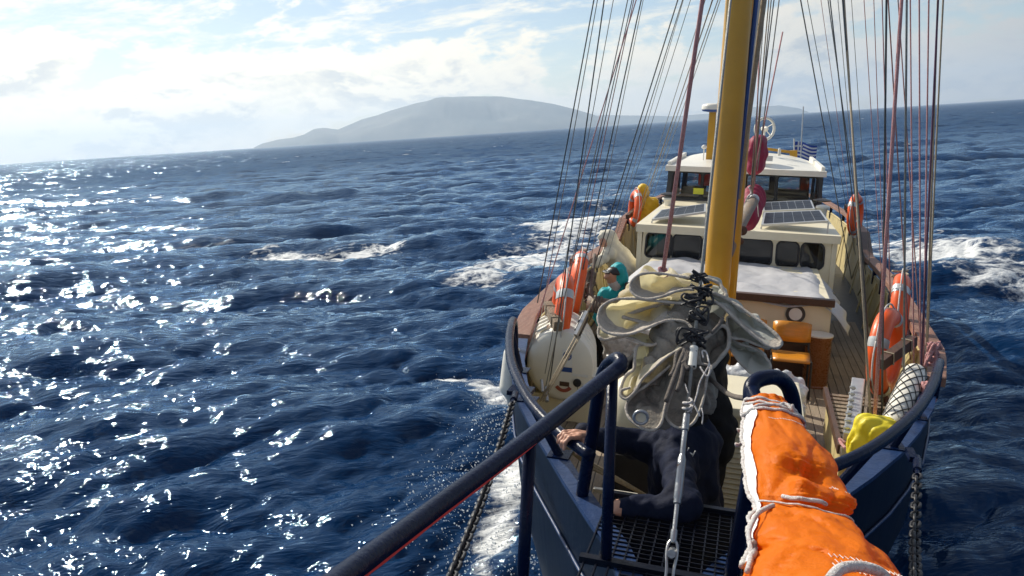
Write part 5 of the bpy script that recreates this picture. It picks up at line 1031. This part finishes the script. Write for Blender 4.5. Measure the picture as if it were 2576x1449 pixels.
yt = np.linspace(1032, 1460, 50); q.grid(lambda u, v: on(172 - wd(yt[round(u*49)])*2*v, yt[round(u*49)], 0.005), 50, 6); q.build('luff_tape', M['flagwhite'], osl, smooth=True)
q = MB(); pts = [on(172 + 3*math.sin(y*0.02), y, 0.008) for y in np.linspace(1010, 1470, 90)]; q.tube(pts, [0.005 + 0.0018*(i % 2) for i in range(90)], 8); q.build('luff_rope', M['whiterope'], osl, smooth=True)
def wrap(y0, a0, a1, dy, r_, name='tie_cord'):
    q = MB(); q.tube([on(a0 + (a1-a0)*f, y0 + dy*f + 3*math.sin(f*5), 0.008) for f in np.linspace(0, 1, 26)], r_, 8); q.build(name, M['whiterope'], osl, smooth=True)
wrap(1062, 215, 60, -14, .0055); wrap(1050, 200, 20, 20, .005); wrap(1014, 190, -10, 30, .0055); wrap(1020, 200, 0, 50, .005); wrap(1290, 118, 68, 10, .0055); wrap(1296, 150, -30, 30, .0025)
q = MB(); q.tube(smooth_path([on(80, 1048, .012), on(70, 1040, .03), on(60, 1048, .02), on(52, 1056, .01), on(62, 1050, .03), on(50, 1046, .02)], 5), .005, 8); q.build('knot', M['whiterope'], osl, smooth=True)
q = MB(); q.tube(smooth_path([at(1884, 1058, Y=2.72), at(1868, 1078, Y=2.7), at(1856, 1083, Y=2.7)], 5), [.0055]*9 + [.008, .009], 8); q.build('cord_tail', M['whiterope'], osl, smooth=True)
q = MB(); q.tube(smooth_path([at(1880, 1070, Y=2.7), at(1867, 1098, Y=2.68), at(1864, 1115, Y=2.66), at(1850, 1120, Y=2.66)], 5), [.005]*13 + [.008, .009, .008], 8); q.build('cord_tail', M['whiterope'], osl, smooth=True)
q = MB(); q.tube(smooth_path([on(128, 1312, .012), on(138, 1340, .02), on(146, 1370, .022), on(150, 1400, .018), on(153, 1450, .012), on(150, 1500, .01)], 6), .0058, 8); q.build('cord_tail', M['whiterope'], osl, smooth=True)
q = MB(); q.tube([on(158, 1405, .008), on(150, 1418, .012), on(156, 1430, .008), on(150, 1445, .012), on(156, 1460, .008)], .0075, 8); q.build('knot', M['whiterope'], osl, smooth=True)
def zigzag(y0, a0, a1, dy, step, h, r_):
    n = int(abs(a1-a0)/step); q = MB(); q.tube([on(a0 + (a1-a0)*i/n, y0 + dy*i/n + (h if i % 2 else -h), 0.0015) for i in range(n+1)], r_, 4); q.build('stitching', M['label'], osl)
zigzag(1240, 100, 20, 4, 2.2, 3.0, .0009); zigzag(1445, 95, 40, 10, 1.6, 3.5, .0010); zigzag(1458, 92, 30, 20, 1.6, 3.5, .0010); zigzag(1472, 95, 25, 28, 1.6, 3.5, .0010); zigzag(1085, 110, 40, 4, 2.5, 0.8, .0009)
q = MB(); q.tube(smooth_path([on(100, 1520, .02), on(94, 1492, .03), on(84, 1474, .028), on(72, 1472, .018), on(64, 1484, .004)], 6), .0105, 12); q.build('sheet_rope', M['whiterope'], osl, smooth=True)

# ------------------------------------------------------------------ people
def person(name, label, prims, mats, loc, res=0.014, k=0.05, lump=None):
    t_ = thing(name, loc, label, 'person'); b = blob('body', prims, k, res, mats, t_, lump); return t_
def A(v): return np.array(v, float)
creased = lambda s, a, sd: (lambda X, Y, Z: -np.abs(wob(X, Y, Z, s, a, sd)))
# in the teal jacket, seated by the left bulwark, facing left
h = A(L(1549, 690, 9.5)); sh = A(L(1556, 725, 9.6))
p1 = person('person', 'person in a teal hooded jacket and black peaked cap seated by the left bulwark', [
    (h + (0.02, 0.04, 0.03), h + (0.05, 0.06, -0.06), 0.105, 0.10, 0), (h + (-0.055, -0.06, 0.0), h + (-0.05, -0.055, -0.05), 0.062, 0.052, 1), (h + (-0.07, -0.075, -0.02), h + (-0.108, -0.11, -0.035), 0.018, 0.012, 1),
    (h + (-0.03, -0.03, -0.11), h + (0.0, 0.0, -0.13), 0.055, 0.06, 3),
    (sh + (-0.16, -0.02, -0.08), sh + (0.15, 0.10, -0.10), 0.075, 0.08, 0), (sh + (0, 0.04, -0.05), sh + (0.02, 0.12, -0.5), 0.12, 0.16, 0),
    (sh + (-0.18, -0.03, -0.1), sh + (-0.22, -0.12, -0.36), 0.06, 0.05, 0), (sh + (-0.22, -0.12, -0.36), sh + (-0.14, -0.32, -0.42), 0.05, 0.042, 0), (sh + (0.18, 0.08, -0.1), sh + (0.2, 0.0, -0.36), 0.06, 0.05, 0), (sh + (0.2, 0.0, -0.36), sh + (0.02, -0.25, -0.42), 0.05, 0.042, 0),
    (sh + (-0.08, 0.1, -0.55), sh + (-0.12, -0.32, -0.56), 0.09, 0.07, 2), (sh + (0.10, 0.12, -0.55), sh + (0.05, -0.32, -0.56), 0.09, 0.07, 2),
    (sh + (-0.12, -0.33, -0.56), sh + (-0.10, -0.45, -0.88), 0.065, 0.05, 2), (sh + (0.05, -0.33, -0.56), sh + (0.06, -0.42, -0.88), 0.065, 0.05, 2), (sh + (-0.10, -0.45, -0.90), sh + (-0.20, -0.56, -0.92), 0.05, 0.04, 2), (sh + (0.06, -0.42, -0.9), sh + (-0.02, -0.54, -0.92), 0.05, 0.04, 2)],
    [M['teal'], M['skin'], M['blackcoat'], M['tarp']], tuple(sh + (0, 0, -0.95)), 0.012, 0.045, creased(34, 0.012, 3))
hv = V3(h); q = MB(); q.grid(lambda u, v: hv + V3((-0.03, -0.03, 0.025)) + V3((math.cos(R(-200+100*u) )*(0.075+0.055*v), math.sin(R(-200+100*u))*(0.075+0.055*v), 0.02-0.012*v*v)), 12, 4); q.build('cap_peak', M['black'], p1, smooth=True, thick=0.008)
q = MB(); q.lathe([(0.0, 0.075), (0.05, 0.065), (0.085, 0.03), (0.095, 0.0), (0.09, -0.02)], hv + V3((-0.025, -0.025, 0.025)), (0.1, 0.1, 1), 18); q.build('cap', M['black'], p1, smooth=True)
q = MB(); q.lathe([(0.016, 0), (0.016, 0.006)], hv + V3((-0.088, -0.088, 0.045)), (-1, -1, 0.3), 10); q.build('cap_badge', M['label'], p1)
for dx_, dy_ in ((-0.108, -0.085), (-0.082, -0.112)): 
    q = MB(); q.lathe([(0.006, 0), (0.007, 0.004)], hv + V3((dx_, dy_, -0.008)), (-1, -1, 0), 8); q.build('eye', M['black'], p1)
# white hooded poncho, leaning on the left cap rail
h = A(L(1528, 597, 12.0)); sh = A(L(1540, 625, 12.05)); hip = A(L(1572, 690, 12.2))
p2 = person('person', 'person in a cream hooded poncho leaning on the left cap rail', [
    (h + (0.03, 0.0, 0.02), h + (0.06, 0.03, -0.05), 0.105, 0.10, 0), (h + (-0.06, -0.04, 0.035), h + (-0.10, -0.06, 0.01), 0.06, 0.03, 0), (h + (-0.045, -0.05, -0.05), h + (-0.05, -0.05, -0.09), 0.055, 0.05, 1),
    (sh + (0.02, 0.05, -0.04), hip + (0.05, 0.05, -0.02), 0.16, 0.26, 0), (sh + (-0.02, -0.14, -0.05), sh + (-0.02, 0.2, -0.05), 0.09, 0.09, 0), (sh + (-0.02, -0.16, -0.06), sh + (-0.17, -0.30, -0.20), 0.075, 0.062, 0), (sh + (-0.17, -0.30, -0.20), sh + (-0.32, -0.12, -0.20), 0.06, 0.05, 0), (sh + (-0.32, -0.12, -0.2), sh + (-0.40, -0.06, -0.21), 0.04, 0.038, 1),
    (hip + (0.0, -0.05, -0.1), hip + (0.05, -0.05, -0.62), 0.09, 0.06, 2), (hip + (0.12, 0.12, -0.1), hip + (0.15, 0.15, -0.62), 0.09, 0.06, 2), (hip + (0.05, -0.06, -0.64), hip + (-0.06, -0.1, -0.65), 0.055, 0.045, 2), (hip + (0.15, 0.14, -0.64), hip + (0.04, 0.1, -0.65), 0.055, 0.045, 2)],
    [M['poncho'], M['skin'], M['blackcoat']], tuple(hip + (0.05, 0, -0.7)), 0.014, 0.05, creased(22, 0.02, 5))
q = MB(); q.lathe([(0.03, -0.01), (0.065, -0.008), (0.065, 0.012), (0.03, 0.014)], V3(h) + V3((-0.05, -0.05, -0.035)), (-0.6, -0.6, -0.2), 12); q.build('sunglasses', M['black'], p2, smooth=True)
# yellow oilskin, by the far left rail
h = A(L(1618, 478, 16.2)); sh = A(L(1628, 503, 16.3))
person('person', 'person in a yellow hooded oilskin standing by the aft left rail', [
    (h + (0, 0, 0.02), h + (0.02, 0.02, -0.06), 0.11, 0.10, 0), (h + (-0.08, -0.06, -0.02), h + (-0.09, -0.07, -0.05), 0.04, 0.035, 0), (sh + (-0.12, -0.03, -0.04), sh + (0.13, 0.05, -0.04), 0.09, 0.09, 0), (sh + (0, 0, -0.1), sh + (0.06, 0.05, -0.55), 0.16, 0.19, 0), (sh + (-0.13, -0.03, -0.05), sh + (-0.16, -0.15, -0.30), 0.07, 0.06, 0), (sh + (-0.16, -0.15, -0.3), sh + (-0.10, -0.2, -0.5), 0.06, 0.05, 0), (sh + (0.15, 0.05, -0.05), sh + (0.2, 0.0, -0.35), 0.07, 0.06, 0),
    (sh + (-0.02, 0.05, -0.55), sh + (0.0, 0.05, -1.28), 0.11, 0.07, 0), (sh + (0.14, 0.05, -0.55), sh + (0.16, 0.05, -1.28), 0.11, 0.07, 0)], [M['yellowcoat'], M['skin']], tuple(sh + (0.06, 0.05, -1.35)), 0.016, 0.06, creased(24, 0.014, 8))
# navy jacket, crouched behind the grating with one hand on the low rail
sL = A(L(1700, 1118, 3.98)); sR = A(L(1765, 1105, 4.12)); hd = A(L(1722, 1068, 4.1)); el = A(L(1592, 1118, 4.05)); wr = A(L(1478, 1098, 3.72)); hipc = A(L(1738, 1290, 4.1)); el2 = A(L(1722, 1275, 3.46)); wr2 = A(L(1585, 1280, 3.42))
p4 = person('person', 'person in a navy jacket with white letters crouched behind the bow grating, holding the rail', [
    (hd + (0, 0, 0.0), hd + (0.0, 0.02, 0.06), 0.085, 0.09, 1), (hd + (0.02, 0.02, -0.1), hd + (0, 0.02, -0.04), 0.06, 0.055, 1),
    (sL, sR, 0.085, 0.09, 0), ((sL+sR)/2 + (0.0, 0.02, -0.08), hipc, 0.15, 0.15, 0), (sL + (0.0, -0.02, -0.15), hipc + (-0.1, -0.08, 0.1), 0.11, 0.12, 0),
    (sL, el, 0.078, 0.062, 0), (el, wr, 0.060, 0.043, 0), (sL + (0.0, -0.08, -0.03), el2, 0.08, 0.064, 0), (el2, wr2, 0.062, 0.045, 0), (wr2, A(L(1550, 1285, 3.40)), 0.03, 0.028, 2),
    (hipc, hipc + (0.1, 0.2, -0.2), 0.15, 0.1, 1), (hipc + (-0.06, 0, -0.05), hipc + (-0.1, 0.1, -0.3), 0.12, 0.08, 1)], [M['navycoat'], M['blackcoat'], M['skin']], tuple(hipc + (0, 0, -0.4)), 0.012, 0.05, lambda X, Y, Z: -np.abs(wob(X, Y, Z, 20, 0.022, 11)) - 0.5*np.abs(wob(X, Y, Z, 48, 0.014, 13)))
# letters on the back and sleeve
def letter(strokes, c, sx, sz, tilt, nm='lettering'):
    q = MB(); Mx = Matrix.Translation(c) @ Matrix.Rotation(R(tilt), 4, 'Y')
    for a, b in strokes: q.bar(Mx @ V3((a[0]*sx, 0, a[1]*sz)), Mx @ V3((b[0]*sx, 0, b[1]*sz)), 0.004, 0.012, (0, 1, 0))
    q.build(nm, M['label'], p4)
H_ = [((-.5, -.5), (-.5, .5)), ((.5, -.5), (.5, .5)), ((-.5, 0), (.5, 0))]
letter(H_, L(1736, 1140, 3.86), 0.035, 0.045, 20); letter(H_, L(1740, 1248, 3.60), 0.035, 0.05, 92)
# hand closed on the rail
tn = (V3((-0.42, 3.40, -1.52)) - V3((-0.86, 3.93, -1.50))).normalized(); rc_ = at(1448, 1098, Y=3.63); rc_.z = -1.511
best = min([V3((-0.62, 3.60, -1.51)).lerp(V3((-0.86, 3.93, -1.50)), f) for f in np.linspace(-0.3, 1, 60)], key=lambda p: ((CX + FPX*(p-CAMB).dot(BB[0])/(p-CAMB).dot(BB[2])) - 1445)**2)
rc_ = best; upv = V3((0, 0, 1)); inn = tn.cross(upv).normalized(); inn = inn if inn.x > 0 else -inn
hp = []; rr_ = 0.041
pos_ = lambda ang, s_, r_=rr_: A(rc_ + tn*s_ + inn*(r_*math.cos(ang)) + upv*(r_*math.sin(ang)))
for i, (s_, ln) in enumerate(((-0.036, 0.85), (-0.013, 1.0), (0.010, 1.02), (0.032, 0.88))):
    a0 = R(62); steps = [a0 + R(52)*j*ln for j in range(4)]
    for j in range(3): hp.append((pos_(steps[j], s_), pos_(steps[j+1], s_), 0.0105 - 0.0008*j, 0.0098 - 0.0008*j, 0))
    hp.append((pos_(R(40), s_*0.95, 0.050), pos_(a0, s_), 0.014, 0.0115, 0))
wv_ = A(wr); hp += [(pos_(R(35), -0.02, 0.055), wv_ + (wv_-pos_(R(35), 0, .05))*0.15, 0.021, 0.026, 0), (pos_(R(35), 0.018, 0.055), wv_ + (wv_-pos_(R(35), 0, .05))*0.15, 0.021, 0.026, 0)]
hp += [(pos_(R(10), 0.035, 0.06), pos_(R(-10), 0.055, 0.047), 0.015, 0.012, 0), (pos_(R(-10), 0.055, 0.047), pos_(R(-60), 0.05, 0.043), 0.011, 0.0095, 0)]
blob('hand', hp, 0.008, 0.0042, M['skin'], p4)
# dark oilskins, bent over behind the sail
b0 = A(L(1770, 905, 4.5)); b1 = A(L(1772, 1075, 4.5))
person('person', 'person in black trousers and jacket bent over behind the forestay, head hidden by the sail', [
    (b0 + (-0.05, 0.0, 0.0), b1 + (-0.02, 0.05, 0), 0.15, 0.16, 0), (b0 + (0, 0.05, 0.02), b0 + (-0.25, -0.02, -0.02), 0.12, 0.13, 0), (b0 + (-0.30, -0.03, -0.06), b0 + (-0.36, -0.05, -0.08), 0.085, 0.09, 0), (b1 + (0.03, -0.02, 0.05), b1 + (0.07, -0.02, -0.02), 0.10, 0.09, 0),
    (b1 + (0.05, 0, 0), A(L(1778, 1190, 4.45)), 0.12, 0.085, 0), (A(L(1778, 1190, 4.45)), A(L(1775, 1300, 4.5)), 0.085, 0.065, 0), (b1 + (-0.12, 0.05, 0), A(L(1755, 1190, 4.5)), 0.12, 0.085, 0), (A(L(1755, 1190, 4.5)), A(L(1750, 1300, 4.6)), 0.085, 0.065, 0),
    (b0 + (-0.2, -0.05, -0.05), b0 + (-0.2, -0.2, -0.3), 0.06, 0.05, 0), (b0 + (-0.2, -0.2, -0.3), b0 + (-0.25, -0.25, -0.45), 0.05, 0.04, 0)], [M['blackcoat']], tuple(b1 + (0, 0, -0.75)), 0.015, 0.05, lambda X, Y, Z: -np.abs(wob(X, Y, Z, 18, 0.024, 14)) - 0.5*np.abs(wob(X, Y, Z, 44, 0.014, 15)))
# ------------------------------------------------------------------ far ship and spray (these float on the sea, not on the ship)
pw = sea_at(1478, 312); dirh = V3((WB[0].x, WB[0].y, 0)).normalized(); fw = V3((pw.x, pw.y, 0)).normalized()*2300
cs = thing('cargo_ship', fw, 'small dark cargo ship far off on the horizon', 'ship', local=True); cs['afloat'] = 1; cs.rotation_euler = (0, 0, math.atan2(dirh.y, dirh.x))
M['farhull'] = surf('far_hull_paint', (0.03, 0.035, 0.04), 0.7)
q = MB(); q.grid(lambda u, v: V3((-29 + 58*u + (3*v if u > 0.5 else -1*v), (v*0+1)*4.5*math.sin(math.pi*min(1, u*1.0+0.02))**0.4, -1 + 4.5*v + (3*v*max(0, u-0.85)/0.15) + (1.5*v if u < 0.2 else 0))), 25, 4); q.grid(lambda u, v: V3((-29 + 58*u + (3*v if u > 0.5 else -1*v), -4.5*math.sin(math.pi*min(1, u*1.0+0.02))**0.4, -1 + 4.5*v + (3*v*max(0, u-0.85)/0.15) + (1.5*v if u < 0.2 else 0))), 25, 4); q.build('hull', M['farhull'], cs)
q = MB(); q.box((-27, -3.5, 3), (-16, 3.5, 9)); q.build('superstructure', M['farhull'], cs); q = MB(); q.box((-24, -3, 9), (-18, 3, 12)); q.build('bridge', M['farhull'], cs)
q = MB(); q.lathe([(1.2, 0), (1.1, 5)], (-24, 0, 11), n=10); q.build('funnel', M['farhull'], cs)
for x, h_ in ((-19, 18), (2, 16), (22, 19)): q = MB(); q.tube([(x, 0, 3), (x, 0, h_)], 0.5, 6); q.bar((x-3, 0, h_-3), (x+3, 0, h_-3), 0.6, 0.6); q.bar((x, 0, 6), (x+7, 0, h_-6), 0.5, 0.5); q.build('derrick_mast', M['farhull'], cs)
# drops thrown up along the left bow
g = np.random.default_rng(5); vs, fs2 = [], []
cl = [(1260, 1010, 0.5, 320, 0.25), (1220, 1075, 0.45, 160, 0.25), (1310, 1060, 0.3, 200, 0.4), (1230, 1200, 0.5, 260, 0.3), (1150, 1220, 0.6, 420, 0.25), (1060, 1290, 0.5, 160, 0.2), (1330, 1300, 0.35, 260, 0.35), (1200, 1400, 0.5, 300, 0.25), (1380, 1400, 0.3, 200, 0.3), (1140, 960, 0.6, 60, 0.15)]
for x, y, sp, n, hh in cl:
    c = sea_at(x, y, 0.25)
    for _ in range(n):
        p = c + V3((g.normal()*sp*0.55, g.normal()*sp*0.8, abs(g.normal())*hh - 0.15)); r = 0.0035 + 0.008*g.random()**3; b = len(vs)
        vs += [p + V3(v)*r*(1 + 0.6*g.random()) for v in ((1, 0, 0), (-1, 0, 0), (0, 1, 0), (0, -1, 0), (0, 0, 1.3), (0, 0, -1.3))]
        fs2 += [(b+i, b+j, b+k_) for i, j, k_ in ((0, 2, 4), (2, 1, 4), (1, 3, 4), (3, 0, 4), (2, 0, 5), (1, 2, 5), (3, 1, 5), (0, 3, 5))]
mt, t, o = material('spray_drops'); p_ = t.add('ShaderNodeBsdfPrincipled'); p_.inputs['Base Color'].default_value = (0.85, 0.88, 0.9, 1); p_.inputs['Roughness'].default_value = 0.15; tr_ = t.add('ShaderNodeBsdfTranslucent'); tr_.inputs[0].default_value = (0.9, 0.93, 0.95, 1); ms = t.add('ShaderNodeMixShader'); ms.inputs[0].default_value = 0.4; t.l.new(p_.outputs[0], ms.inputs[1]); t.l.new(tr_.outputs[0], ms.inputs[2]); t.l.new(ms.outputs[0], o.inputs[0])
sp = pydata('sea_spray', vs, fs2, mt); tag(sp, 'fine white spray thrown up along the left bow', kind='stuff'); sp['afloat'] = 1
# ------------------------------------------------------------------ put everything aboard onto the heeling ship
for o in list(COL.objects):
    if o.parent is None and o.type in ('MESH', 'EMPTY') and o.get('kind') != 'structure' and o.name != 'haze' and not o.get('afloat'):
        o.matrix_basis = SHIP @ o.matrix_basis
for o in COL.objects:
    if 'afloat' in o: del o['afloat']
